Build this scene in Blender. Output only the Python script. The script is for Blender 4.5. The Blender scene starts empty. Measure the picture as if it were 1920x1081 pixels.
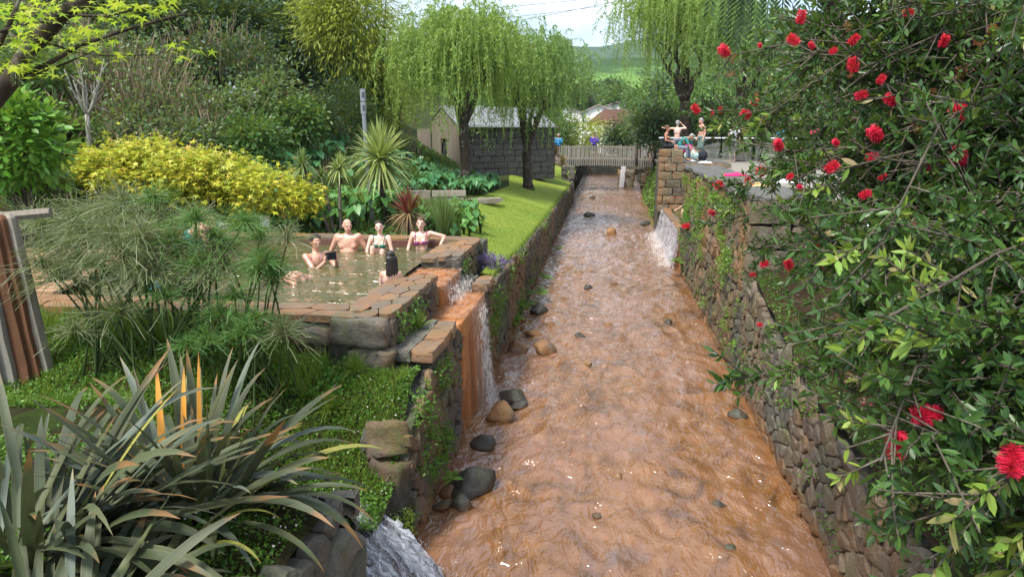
import bpy, bmesh, math, random
import numpy as np
from mathutils import Vector, Matrix, noise as mnoise
random.seed(7)
rng = np.random.default_rng(11)
R = math.radians
scene = bpy.context.scene
col = scene.collection

# ------------------------------------------------------------------ camera
CAM = np.array([0.0, 0.0, 4.1]); FPX = 1300.0
PITCH = R(12.764); YAW = R(7.69)
cd = bpy.data.cameras.new('camera'); cam = bpy.data.objects.new('camera', cd); col.objects.link(cam)
cam.location = CAM; cam.rotation_euler = (R(90) - PITCH, 0, YAW)
cd.sensor_width = 36; cd.lens = 36 * FPX / 1920; cd.clip_end = 6000; cd.clip_start = 0.05
scene.camera = cam
# ------------------------------------------------------------------ sky
world = bpy.data.worlds.new('World'); scene.world = world; world.use_nodes = True
SUN_EL, SUN_AZ = R(60), R(218)      # azimuth clockwise from +Y: sun behind and to the left
wt = world.node_tree; wt.nodes.clear()
def wn(t, **k):
    n = wt.nodes.new(t)
    for a, b in k.items(): setattr(n, a, b)
    return n
sky = wn('ShaderNodeTexSky', sky_type='NISHITA', sun_disc=False, sun_elevation=SUN_EL, sun_rotation=SUN_AZ, air_density=1.0, dust_density=1.0, ozone_density=1.5)
tc = wn('ShaderNodeTexCoord'); mp = wn('ShaderNodeMapping'); mp.inputs['Scale'].default_value = (1, 1, 2.2)
nz = wn('ShaderNodeTexNoise'); nz.inputs['Scale'].default_value = 3.1; nz.inputs['Detail'].default_value = 9; nz.inputs['Roughness'].default_value = .55
rp = wn('ShaderNodeValToRGB'); rp.color_ramp.elements[0].position = .4; rp.color_ramp.elements[1].position = .6
rp.color_ramp.elements[0].color = (.12, .12, .12, 1); rp.color_ramp.elements[1].color = (.88, .88, .88, 1)
mx = wn('ShaderNodeMix', data_type='RGBA'); mx.inputs['B'].default_value = (8.2, 8.7, 9.6, 1)
bg = wn('ShaderNodeBackground'); bg.inputs['Strength'].default_value = .1
wo = wn('ShaderNodeOutputWorld')
L = wt.links.new
L(tc.outputs['Generated'], mp.inputs['Vector']); L(mp.outputs['Vector'], nz.inputs['Vector']); L(nz.outputs['Fac'], rp.inputs['Fac'])
L(sky.outputs['Color'], mx.inputs['A']); L(rp.outputs['Color'], mx.inputs['Factor']); L(mx.outputs['Result'], bg.inputs['Color']); L(bg.outputs['Background'], wo.inputs['Surface'])
# ------------------------------------------------------------------ sun (thin cloud)
sd = bpy.data.lights.new('sun', 'SUN'); sd.energy = 3.0; sd.angle = R(12); sd.color = (1, .95, .86)
so = bpy.data.objects.new('sun', sd); col.objects.link(so)
sdir = Vector((math.sin(SUN_AZ) * math.cos(SUN_EL), math.cos(SUN_AZ) * math.cos(SUN_EL), math.sin(SUN_EL)))
so.rotation_euler = (-sdir).to_track_quat('-Z', 'Y').to_euler(); so.location = sdir * 60
scene.view_settings.view_transform = 'Standard'; scene.view_settings.look = 'None'
scene.view_settings.exposure = 1.12; scene.view_settings.gamma = 1
scene.cycles.max_bounces = 6; scene.cycles.transparent_max_bounces = 12
scene.cycles.use_denoising = True

# ------------------------------------------------------------------ pixel helpers (photo pixel -> point on a plane)
_f = np.array([-math.sin(YAW) * math.cos(PITCH), math.cos(YAW) * math.cos(PITCH), -math.sin(PITCH)])
_r = np.array([math.cos(YAW), math.sin(YAW), 0.0]); _u = np.cross(_r, _f)
def ray(px, py): return _f + _r * (px - 960) / FPX - _u * (py - 540.5) / FPX
def atz(px, py, z): d = ray(px, py); return CAM + d * (z - CAM[2]) / d[2]
def atx(px, py, x): d = ray(px, py); return CAM + d * x / d[0]
def aty(px, py, y): d = ray(px, py); return CAM + d * y / d[1]
def atd(px, py, dist): return CAM + ray(px, py) * dist

# ------------------------------------------------------------------ object helpers
def tag(o, label=None, cat=None, group=None, kind=None):
    if label: o['label'] = label
    if cat: o['category'] = cat
    if group: o['group'] = group
    if kind: o['kind'] = kind
    return o
def ob(name, me, mat=None, parent=None, loc=None, rot=None, scale=None):
    o = bpy.data.objects.new(name, me); col.objects.link(o)
    if mat is not None and me is not None and len(me.materials) == 0: me.materials.append(mat)
    if parent is not None: o.parent = parent
    if loc is not None:
        l = Vector(loc)
        if parent is not None: l = l - parent.location
        o.location = l
    elif parent is not None: o.location = -Vector(parent.location)
    if rot is not None: o.rotation_euler = rot
    if scale is not None: o.scale = scale
    return o
def thing(name, loc, label, cat, group=None):
    o = bpy.data.objects.new(name, None); col.objects.link(o); o.location = Vector(loc); o.empty_display_size = .2
    return tag(o, label, cat, group)
def part(name, me, mat, parent):
    """mesh given in the thing's own local coordinates"""
    o = bpy.data.objects.new(name, me); col.objects.link(o); o.parent = parent
    if mat is not None and len(me.materials) == 0: me.materials.append(mat)
    return o
def copy_tree(o, parent=None):
    c = o.copy(); col.objects.link(c); c.parent = parent
    for ch in list(o.children): copy_tree(ch, c)
    return c

def mesh_np(V, faces, smooth=False, uv=None, name='mesh'):
    """V: (n,3); faces: list of int arrays (k,3) or (k,4); uv: (n,2) stored as point attribute 'luv'"""
    V = np.asarray(V, dtype=np.float32); faces = [np.asarray(f, dtype=np.int32) for f in faces if len(f)]
    me = bpy.data.meshes.new(name)
    me.vertices.add(len(V)); me.vertices.foreach_set('co', V.ravel())
    tot = np.concatenate([np.full(len(f), f.shape[1], np.int32) for f in faces]); idx = np.concatenate([f.ravel() for f in faces])
    me.loops.add(len(idx)); me.loops.foreach_set('vertex_index', idx)
    me.polygons.add(len(tot)); me.polygons.foreach_set('loop_start', (np.cumsum(tot) - tot).astype(np.int32))
    try: me.polygons.foreach_set('loop_total', tot)
    except Exception: pass
    if uv is not None:
        a = me.attributes.new('luv', 'FLOAT_VECTOR', 'POINT'); w = np.zeros((len(V), 3), np.float32); w[:, :2] = uv
        a.data.foreach_set('vector', w.ravel())
    me.update(calc_edges=True)
    if smooth: me.polygons.foreach_set('use_smooth', np.ones(len(tot), bool))
    me.validate()
    return me

class MB:
    """collects verts and faces of ONE mesh"""
    def __init__(s): s.v = []; s.f = []; s.n = 0; s.uv = []
    def add(s, V, F, uv=None):
        V = np.asarray(V, float)
        s.v.append(V); s.f += [tuple(int(i) + s.n for i in f) for f in F]; s.n += len(V)
        s.uv.append(np.zeros((len(V), 2)) if uv is None else np.asarray(uv)); return s
    def box(s, c, d, rz=0, jit=0, taper=1.0, tilt=None):
        x, y, z = d[0] / 2, d[1] / 2, d[2] / 2
        V = np.array([(-x, -y, -z), (x, -y, -z), (x, y, -z), (-x, y, -z), (-x * taper, -y * taper, z), (x * taper, -y * taper, z), (x * taper, y * taper, z), (-x * taper, y * taper, z)])
        if jit: V = V + rng.uniform(-jit, jit, V.shape)
        if tilt is not None: V = V @ np.array(Matrix.Rotation(tilt[1], 3, tilt[0])).T
        cc, ss = math.cos(rz), math.sin(rz); V = V @ np.array([[cc, ss, 0], [-ss, cc, 0], [0, 0, 1]])
        return s.add(V + np.array(c), [(0, 3, 2, 1), (4, 5, 6, 7), (0, 1, 5, 4), (1, 2, 6, 5), (2, 3, 7, 6), (3, 0, 4, 7)])
    def tube(s, pts, rad, n=7, cap=True):
        P = np.asarray(pts, float); k = len(P); rad = np.broadcast_to(np.asarray(rad, float), (k,))
        T = np.gradient(P, axis=0); T /= np.linalg.norm(T, axis=1)[:, None] + 1e-9
        up = np.array([0, 0, 1.0]) if abs(T[0][2]) < .9 else np.array([1.0, 0, 0])
        V = []; a = np.linspace(0, 2 * math.pi, n, endpoint=False)
        N = np.cross(T[0], up); N /= np.linalg.norm(N)
        for i in range(k):
            N = N - T[i] * (N @ T[i]); N /= np.linalg.norm(N) + 1e-9; B = np.cross(T[i], N)
            V.append(P[i] + rad[i] * (np.cos(a)[:, None] * N + np.sin(a)[:, None] * B))
        V = np.concatenate(V); F = []
        for i in range(k - 1):
            for j in range(n): F.append((i * n + j, i * n + (j + 1) % n, (i + 1) * n + (j + 1) % n, (i + 1) * n + j))
        if cap: F.append(tuple(range(n - 1, -1, -1))); F.append(tuple(range((k - 1) * n, k * n)))
        return s.add(V, F)
    def ellip(s, c, r, nu=10, nv=7, rot=None):
        V = [(0, 0, -1)]; F = []
        for i in range(1, nv):
            ph = math.pi * i / nv - math.pi / 2
            for j in range(nu): t = 2 * math.pi * j / nu; V.append((math.cos(ph) * math.cos(t), math.cos(ph) * math.sin(t), math.sin(ph)))
        V.append((0, 0, 1)); V = np.array(V) * np.array(r)
        if rot is not None: V = V @ np.array(rot).T
        for j in range(nu): F.append((0, 1 + (j + 1) % nu, 1 + j)); F.append((len(V) - 1, 1 + (nv - 2) * nu + j, 1 + (nv - 2) * nu + (j + 1) % nu))
        for i in range(nv - 2):
            for j in range(nu): a = 1 + i * nu; F.append((a + j, a + (j + 1) % nu, a + nu + (j + 1) % nu, a + nu + j))
        return s.add(V + np.array(c), F)
    def capsule(s, p0, p1, r0, r1, n=9):
        p0 = np.array(p0, float); p1 = np.array(p1, float); d = p1 - p0; l = np.linalg.norm(d) + 1e-9; d = d / l
        pts = []; rr = []
        for t in (-.96, -.7, -.3): pts.append(p0 + d * r0 * t); rr.append(r0 * math.sqrt(1 - t * t))
        pts.append(p0); rr.append(r0); pts.append(p1); rr.append(r1)
        for t in (.3, .7, .96): pts.append(p1 + d * r1 * t); rr.append(r1 * math.sqrt(1 - t * t))
        return s.tube(pts, rr, n)
    def rough(s, c, d, amp=.025, cuts=3, rz=0):
        bm = bmesh.new(); bmesh.ops.create_cube(bm, size=1); bmesh.ops.subdivide_edges(bm, edges=bm.edges[:], cuts=cuts, use_grid_fill=True); V = []; off = Vector(rng.uniform(-50, 50, 3))
        for v in bm.verts:
            p = v.co * 2; m_ = sorted((abs(p.x), abs(p.y), abs(p.z)))[1]; k = 1 - .045 * max(0, m_ - .4) / .6; q = Vector((v.co.x * d[0] * k, v.co.y * d[1] * k, v.co.z * d[2] * k)); n_ = Vector((mnoise.noise(q * 3.5 + off), mnoise.noise(q * 3.5 + off * 1.7), mnoise.noise(q * 4.5 - off))); q = q + n_ * amp * 1.3; q += Vector((mnoise.noise(q * 14 + off), mnoise.noise(q * 14 - off), mnoise.noise(q * 13 + off * .3))) * amp * .5; V.append(q)
        F = [tuple(v.index for v in f.verts) for f in bm.faces]; bm.free(); V = np.array(V); cc, ss = math.cos(rz), math.sin(rz); V = V @ np.array([[cc, ss, 0], [-ss, cc, 0], [0, 0, 1]])
        return s.add(V + np.array(c), F)
    def mesh(s, smooth=False, name='mesh', uv=False):
        V = np.concatenate(s.v); me = bpy.data.meshes.new(name); me.from_pydata([tuple(v) for v in V], [], s.f)
        if uv:
            a = me.attributes.new('luv', 'FLOAT_VECTOR', 'POINT'); w = np.zeros((len(V), 3), np.float32); w[:, :2] = np.concatenate(s.uv); a.data.foreach_set('vector', w.ravel())
        if smooth: me.polygons.foreach_set('use_smooth', [True] * len(me.polygons))
        me.update(); return me

def fnoise(x, y, seed=0, octv=4, scale=1.0, rough=.5):
    """cheap smooth numpy value noise, -1..1"""
    x = np.asarray(x, float) * scale; y = np.asarray(y, float) * scale; o = np.zeros(np.broadcast(x, y).shape); a = 1; t = 0
    for k in range(octv):
        xi = np.floor(x); yi = np.floor(y); fx = x - xi; fy = y - yi; fx = fx * fx * (3 - 2 * fx); fy = fy * fy * (3 - 2 * fy)
        def h(i, j): v = np.sin(i * 127.1 + j * 311.7 + (seed + k) * 74.7) * 43758.5453; return (v - np.floor(v)) * 2 - 1
        o += a * ((h(xi, yi) * (1 - fx) + h(xi + 1, yi) * fx) * (1 - fy) + (h(xi, yi + 1) * (1 - fx) + h(xi + 1, yi + 1) * fx) * fy)
        t += a; a *= rough; x = x * 2.03 + 17; y = y * 2.03 - 9
    return o / t
def sstep(a, b, x): t = np.clip((np.asarray(x, float) - a) / (b - a), 0, 1); return t * t * (3 - 2 * t)
def grid(xs, ys, zf, smooth=True):
    X, Y = np.meshgrid(xs, ys); Z = zf(X, Y); V = np.stack([X, Y, Z], -1).reshape(-1, 3); nx, ny = len(xs), len(ys)
    i = (np.arange(ny - 1)[:, None] * nx + np.arange(nx - 1)[None]).ravel()
    return mesh_np(V, [np.stack([i, i + 1, i + nx + 1, i + nx], 1)], smooth)

# leaf scatter -------------------------------------------------------
def unit(a): a = np.asarray(a, float); return a / (np.linalg.norm(a, axis=-1, keepdims=True) + 1e-9)
def rdir(n): return unit(rng.normal(size=(n, 3)))
LEAF2 = (np.array([(0, 0, 0), (.5, .45, .12), (0, 1, -.05), (-.5, .45, .12)]), np.array([(0, 1, 2), (0, 2, 3)]))
LEAF4 = (np.array([(0, 0, 0), (.42, .3, .09), (.4, .65, .08), (0, 1, -.06), (-.4, .65, .08), (-.42, .3, .09), (0, .5, 0)]),
         np.array([(0, 1, 6), (1, 2, 6), (2, 3, 6), (3, 4, 6), (4, 5, 6), (5, 0, 6)]))
def _maple():
    ang = [-150, -118, -95, -62, -40, -18, 0, 18, 40, 62, 95, 118, 150]; rad = [.28, .42, .2, .78, .3, .34, 1, .34, .3, .78, .2, .42, .28]
    V = [(0, 0, 0)] + [(math.sin(R(a)) * r, math.cos(R(a)) * r, -.12 * r * r) for a, r in zip(ang, rad)]
    V = np.array(V); V[:, 1] += .25
    return V, np.array([(0, i + 1, i) for i in range(1, 13)])
MAPLE = _maple()
def scatter(T, P, D, U, Ln, Wd, uvv=False):
    """place template T (along +y, width x) at P, pointing D, with up U"""
    tv, tf = T; n = len(P); D = unit(D); X = unit(np.cross(D, U)); Z = np.cross(X, D)
    Ln = np.broadcast_to(Ln, (n,)); Wd = np.broadcast_to(Wd, (n,))
    V = P[:, None] + tv[None, :, 0, None] * (X * Wd[:, None])[:, None] + tv[None, :, 1, None] * (D * Ln[:, None])[:, None] + tv[None, :, 2, None] * (Z * Wd[:, None])[:, None]
    F = tf[None] + (np.arange(n) * len(tv))[:, None, None]
    return V.reshape(-1, 3), F.reshape(-1, tf.shape[1])
def join(lst):
    Vs = []; F3 = []; F4 = []; o = 0
    for V, F in lst:
        Vs.append(V); (F3 if F.shape[1] == 3 else F4).append(F + o); o += len(V)
    return np.concatenate(Vs), [np.concatenate(x) for x in (F3, F4) if x]
def ribbons(P, W, side):
    """P: (n,k,3) centre lines, W: (n,k) half widths, side: (n,3) -> quads"""
    n, k, _ = P.shape; S = side[:, None, :] * W[:, :, None]
    V = np.stack([P - S, P + S], 2).reshape(-1, 3)
    b = (np.arange(n) * k * 2)[:, None] + (np.arange(k - 1) * 2)[None]; b = b.ravel()
    return V, np.stack([b, b + 1, b + 3, b + 2], 1)

# ------------------------------------------------------------------ materials
class NT:
    def __init__(s, name):
        s.m = bpy.data.materials.new(name); s.m.use_nodes = True; s.t = s.m.node_tree; s.t.nodes.clear()
    def n(s, t, **k):
        x = s.t.nodes.new(t)
        for a, b in k.items():
            if a in x.inputs.keys() if hasattr(x.inputs, 'keys') else False: x.inputs[a].default_value = b
            else: setattr(x, a, b)
        return x
    def l(s, a, b): s.t.links.new(a, b)
    def noise(s, scale, detail=5, rough=.55, vec=None, dist=0, sc=None):
        x = s.t.nodes.new('ShaderNodeTexNoise'); x.inputs['Scale'].default_value = scale; x.inputs['Detail'].default_value = detail; x.inputs['Roughness'].default_value = rough; x.inputs['Distortion'].default_value = dist
        if vec is None:
            g = s.t.nodes.new('ShaderNodeNewGeometry'); vec = g.outputs['Position']
        if sc is not None:
            m = s.t.nodes.new('ShaderNodeMapping'); m.inputs['Scale'].default_value = sc; s.l(vec, m.inputs['Vector']); vec = m.outputs['Vector']
        s.l(vec, x.inputs['Vector']); return x.outputs['Fac']
    def ramp(s, fac, stops):
        x = s.t.nodes.new('ShaderNodeValToRGB'); e = x.color_ramp.elements
        while len(e) < len(stops): e.new(.5)
        for i, (p, c) in enumerate(stops): e[i].position = p; e[i].color = tuple(c) + (1,) if len(c) == 3 else c
        s.l(fac, x.inputs['Fac']); return x.outputs['Color']
    def mix(s, f, a, b, blend='MIX'):
        x = s.t.nodes.new('ShaderNodeMix'); x.data_type = 'RGBA'; x.blend_type = blend
        for k, v in (('Factor', f), ('A', a), ('B', b)):
            if isinstance(v, (int, float)): x.inputs[k].default_value = v
            elif isinstance(v, tuple): x.inputs[k].default_value = v + (1,)
            else: s.l(v, x.inputs[k])
        return x.outputs['Result']
    def math(s, op, a, b=0.5):
        x = s.t.nodes.new('ShaderNodeMath'); x.operation = op
        for i, v in enumerate((a, b)):
            if isinstance(v, (int, float)): x.inputs[i].default_value = v
            else: s.l(v, x.inputs[i])
        return x.outputs[0]
    def rand(s):
        g = s.t.nodes.new('ShaderNodeNewGeometry'); o = s.t.nodes.new('ShaderNodeObjectInfo')
        return s.math('FRACT', s.math('ADD', g.outputs['Random Per Island'], o.outputs['Random']))
    def bump(s, h, strength=.5, dist=.02):
        x = s.t.nodes.new('ShaderNodeBump'); x.inputs['Strength'].default_value = strength; x.inputs['Distance'].default_value = dist
        s.l(h, x.inputs['Height']); return x.outputs['Normal']
    def pbr(s, colr, rough=.7, spec=.4, normal=None, metal=0, **k):
        b = s.t.nodes.new('ShaderNodeBsdfPrincipled')
        if isinstance(colr, tuple): b.inputs['Base Color'].default_value = colr + (1,)
        else: s.l(colr, b.inputs['Base Color'])
        if isinstance(rough, (int, float)): b.inputs['Roughness'].default_value = rough
        else: s.l(rough, b.inputs['Roughness'])
        b.inputs['Specular IOR Level'].default_value = spec; b.inputs['Metallic'].default_value = metal
        if normal is not None: s.l(normal, b.inputs['Normal'])
        cn = k.pop('coat_normal', None)
        if cn is not None: s.l(cn, b.inputs['Coat Normal'])
        for a, v in k.items(): b.inputs[a.replace('_', ' ')].default_value = v
        return b.outputs[0]
    def out(s, sh):
        o = s.t.nodes.new('ShaderNodeOutputMaterial'); s.l(sh, o.inputs['Surface']); return s.m
M = {}
def leafmat(name, cols, rough=.45, trans=.3, nscale=1.2, spec=.35, tint=None):
    t = NT(name); k = len(cols)
    c = t.ramp(t.rand(), [(i / (k - 1) if k > 1 else 0, c) for i, c in enumerate(cols)])
    nv = t.noise(nscale, 3)
    c = t.mix(t.math('MULTIPLY', nv, .5), c, tint if tint else tuple(x * .6 for x in cols[0]), 'MIX')
    p = t.pbr(c, rough, spec)
    tr = t.t.nodes.new('ShaderNodeBsdfTranslucent'); t.l(t.mix(.35, c, (.55, .7, .08), 'MIX'), tr.inputs['Color'])
    ms = t.t.nodes.new('ShaderNodeMixShader'); ms.inputs[0].default_value = trans; t.l(p, ms.inputs[1]); t.l(tr.outputs[0], ms.inputs[2])
    M[name] = t.out(ms.outputs[0]); return M[name]
def simple(name, colr, rough=.6, spec=.4, nscale=6, var=.35, bump=0, bscale=40, metal=0):
    t = NT(name); c = t.mix(t.noise(nscale, 5), tuple(x * (1 - var) for x in colr), tuple(min(1, x * (1 + var)) for x in colr))
    nm = t.bump(t.noise(bscale, 6, .65), bump, .01) if bump else None
    M[name] = t.out(t.pbr(c, rough, spec, nm, metal)); return M[name]
def stonemat(name, cols, moss=.35, mosscol=(.07, .11, .02), rust=0.0, rough=.8, wet=False, nsc=7):
    t = NT(name); k = len(cols)
    c = t.ramp(t.rand(), [(i / (k - 1), c) for i, c in enumerate(cols)])
    n1 = t.noise(nsc, 8, .65); n2 = t.noise(1.3, 5); n3 = t.noise(38, 4, .7)
    c = t.mix(t.ramp(n1, [(.35, (0, 0, 0)), (.7, (1, 1, 1))]), c, (.2, .185, .15) if 'dark' not in name else (.1, .095, .08), 'MIX') if not wet else c
    c = t.mix(.55, c, t.ramp(n3, [(.3, (.25, .25, .25)), (.7, (1, 1, 1))]), 'MULTIPLY')
    if rust: c = t.mix(t.math('MULTIPLY', t.ramp(t.noise(.9, 6, .6, sc=(1, 1, .45)), [(.42, (0, 0, 0)), (.6, (1, 1, 1))]), rust), c, (.4, .17, .035))
    if moss: c = t.mix(t.math('MULTIPLY', t.ramp(t.noise(1.9, 7, .7), [(.5, (0, 0, 0)), (.68, (1, 1, 1))]), moss), c, mosscol)
    if 'rubble' in name or 'boulder' in name:      # iron water stain just above the stream
        g = t.t.nodes.new('ShaderNodeNewGeometry'); sx = t.t.nodes.new('ShaderNodeSeparateXYZ'); t.l(g.outputs['Position'], sx.inputs[0])
        c = t.mix(t.ramp(t.math('ADD', sx.outputs['Z'], t.math('MULTIPLY', n1, .35)), [(.22, (.75, .75, .75)), (.45, (0, 0, 0))] if 'rubble' in name else [(.1, (.8, .8, .8)), (.24, (0, 0, 0))]), c, (.2, .085, .025))
    nm = t.bump(t.math('ADD', n1, t.math('MULTIPLY', n3, .5)), .8, .035)
    M[name] = t.out(t.pbr(c, rough, .35, nm)); return M[name]
# ================================================================== surface materials
stonemat('rubble_dark', [(.045, .043, .038), (.1, .09, .07), (.07, .075, .07), (.16, .13, .085), (.055, .055, .05), (.14, .1, .06)], moss=.6, rust=.25)
stonemat('rubble_warm', [(.065, .06, .052), (.14, .075, .032), (.045, .045, .045), (.1, .078, .052), (.08, .073, .064), (.035, .035, .036), (.15, .085, .036), (.06, .058, .056), (.05, .048, .045)], moss=.35, rust=.18)
stonemat('rubble_rust', [(.13, .1, .07), (.17, .11, .055), (.08, .072, .062), (.19, .1, .045), (.1, .085, .065)], moss=.8, rust=.4, mosscol=(.1, .13, .025))
stonemat('rubble_grey', [(.1, .095, .09), (.16, .15, .13), (.07, .068, .065), (.2, .18, .15)], moss=.5)
stonemat('ashlar_dark', [(.045, .048, .054), (.075, .078, .085), (.055, .058, .063), (.1, .102, .107)], moss=.12)
stonemat('ashlar_warm', [(.19, .14, .08), (.13, .1, .065), (.22, .17, .1), (.1, .09, .07), (.26, .15, .06)], moss=.3, rust=.3)
stonemat('rust_paver', [(.33, .14, .05), (.38, .18, .075), (.25, .15, .085), (.17, .13, .105), (.36, .14, .04), (.2, .12, .07)], moss=.35, rust=.35, rough=.45)
stonemat('boulder_dark', [(.03, .026, .022), (.06, .045, .03), (.045, .04, .035)], moss=.45, rough=.35)
stonemat('boulder_rust', [(.13, .055, .025), (.22, .1, .04), (.15, .08, .045)], moss=.25, rust=.5, rough=.4)
stonemat('wallcore', [(.02, .018, .014), (.035, .03, .02)], moss=.5)
stonemat('coping', [(.075, .078, .085), (.1, .1, .105)], moss=.15, rough=.65)

t = NT('lawn'); n1 = t.noise(.8, 4); n2 = t.noise(24, 6, .7); n3 = t.noise(3.0, 5)
c = t.ramp(n1, [(.3, (.15, .22, .03)), (.55, (.22, .285, .04)), (.75, (.28, .31, .055))])
c = t.mix(t.ramp(n3, [(.5, (0, 0, 0)), (.75, (.7, .7, .7))]), c, (.26, .3, .05)); c = t.mix(.5, c, t.ramp(n2, [(.25, (.35, .4, .3)), (.7, (1, 1, 1))]), 'MULTIPLY')
M['lawn'] = t.out(t.pbr(c, .9, .15, t.bump(n2, .8, .03)))
t = NT('soil'); n1 = t.noise(2.2, 7, .65); n2 = t.noise(35, 6, .75)
c = t.ramp(n1, [(.3, (.035, .024, .014)), (.5, (.07, .045, .025)), (.62, (.05, .07, .015)), (.8, (.06, .11, .02))])
c = t.mix(.6, c, t.ramp(n2, [(.3, (.3, .3, .3)), (.7, (1, 1, 1))]), 'MULTIPLY'); M['soil'] = t.out(t.pbr(c, .95, .1, t.bump(n2, 1, .04)))
t = NT('turf'); n1 = t.noise(1.6, 7, .65); n2 = t.noise(30, 6, .75)
c = t.ramp(n1, [(.3, (.03, .045, .012)), (.45, (.055, .09, .016)), (.58, (.05, .036, .02)), (.7, (.08, .12, .02)), (.85, (.09, .065, .035))])
c = t.mix(.6, c, t.ramp(n2, [(.3, (.3, .3, .3)), (.7, (1, 1, 1))]), 'MULTIPLY'); M['turf'] = t.out(t.pbr(c, .95, .1, t.bump(n2, 1, .05)))
t = NT('hillgreen'); n1 = t.noise(.012, 6, .6); n2 = t.noise(.08, 6, .7)
c = t.ramp(n1, [(.42, (.035, .075, .025)), (.5, (.05, .1, .03)), (.53, (.12, .22, .05)), (.7, (.15, .25, .06))])
c = t.mix(.5, c, t.ramp(n2, [(.3, (.4, .45, .4)), (.6, (1, 1, 1))]), 'MULTIPLY'); M['hillgreen'] = t.out(t.pbr(c, .95, .05))
t = NT('hillforest'); n2 = t.noise(.05, 8, .75); c = t.ramp(n2, [(.35, (.02, .05, .02)), (.65, (.05, .1, .035))]); M['hillforest'] = t.out(t.pbr(c, .95, .05))

t = NT('river_water'); n0 = t.noise(.5, 4, .55, dist=.8); n1 = t.noise(1.7, 2, .5, dist=2.4, sc=(1, .6, 1)); n2 = t.noise(5.5, 2, .45, dist=2.6, sc=(1, .6, 1)); n3 = t.noise(14, 1, .4, dist=1.8, sc=(1, .65, 1))
c = t.ramp(n1, [(.28, (.085, .037, .01)), (.43, (.155, .066, .017)), (.58, (.205, .092, .028)), (.75, (.26, .128, .052))])
c = t.mix(t.ramp(n0, [(.42, (0, 0, 0)), (.68, (.75, .75, .75))]), c, (.24, .13, .085))
c = t.mix(t.ramp(t.noise(1.3, 3, .5, dist=.5), [(.63, (0, 0, 0)), (.7, (.6, .6, .6))]), c, (.13, .1, .09))
hh = t.math('ADD', t.math('MULTIPLY', n1, .8), t.math('ADD', t.math('MULTIPLY', n2, .45), t.math('MULTIPLY', n3, .16)))
M['river_water'] = t.out(t.pbr(c, .5, .1, None, Coat_Weight=1.0, Coat_Roughness=.015, Coat_IOR=1.9, coat_normal=t.bump(t.math('ADD', n2, t.math('MULTIPLY', n3, .22)), 1.0, .05)))
t = NT('pool_water'); n1 = t.noise(2.6, 3, .5, dist=.8, sc=(.45, 1.6, 1)); n2 = t.noise(7, 3, .5, sc=(.5, 1.5, 1))
c = t.ramp(t.noise(.7, 3), [(.35, (.06, .062, .012)), (.65, (.1, .085, .03))])
M['pool_water'] = t.out(t.pbr(c, .6, .0, None, Coat_Weight=1.0, Coat_Roughness=.01, Coat_IOR=1.6, coat_normal=t.bump(t.math('ADD', n1, t.math('MULTIPLY', n2, .3)), 1.0, .16)))
def fallmat(name, colr, dens, sx, sy, lo=.42, hi=.62, op=.9):
    t = NT(name); a = t.t.nodes.new('ShaderNodeAttribute'); a.attribute_name = 'luv'
    n = t.noise(1, 6, .7, vec=a.outputs['Vector'], sc=(sx, sy, 1), dist=.3); al = t.ramp(n, [(lo, (0, 0, 0)), (hi, (op, op, op))])
    p = t.pbr(colr, .2, .5, t.bump(n, .6, .05)); tr = t.t.nodes.new('ShaderNodeBsdfTransparent'); ms = t.t.nodes.new('ShaderNodeMixShader')
    t.l(al, ms.inputs[0]); t.l(tr.outputs[0], ms.inputs[1]); t.l(p, ms.inputs[2]); M[name] = t.out(ms.outputs[0])
fallmat('veil', (.72, .72, .76), 1, 26, 1.1, .36, .62, .85)
fallmat('spill', (.78, .68, .6), 1, 20, 2.2, .46, .66, .8)
fallmat('film', (.62, .4, .28), 1, 7, 7, .42, .7, .55)
fallmat('cascade', (.74, .77, .84), 1, 13, 1.8, .44, .7, .85)
t = NT('foam'); p_ = t.pbr((.85, .83, .82), .3, .5); tr = t.t.nodes.new('ShaderNodeBsdfTransparent'); ms = t.t.nodes.new('ShaderNodeMixShader'); ms.inputs[0].default_value = .6; t.l(tr.outputs[0], ms.inputs[1]); t.l(p_, ms.inputs[2]); M['foam'] = t.out(ms.outputs[0])
t = NT('orange_stain'); n1 = t.noise(5, 8, .75, sc=(1, 1, .22)); n2 = t.noise(20, 6, .7)
c = t.ramp(n1, [(.3, (.09, .035, .012)), (.43, (.28, .085, .014)), (.55, (.43, .16, .035)), (.7, (.5, .25, .09))]); c = t.mix(.55, c, t.ramp(n2, [(.3, (.35, .32, .3)), (.65, (1, 1, 1))]), 'MULTIPLY'); M['orange_stain'] = t.out(t.pbr(c, .35, .5, t.bump(t.math('ADD', n1, n2), .5, .03)))

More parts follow.
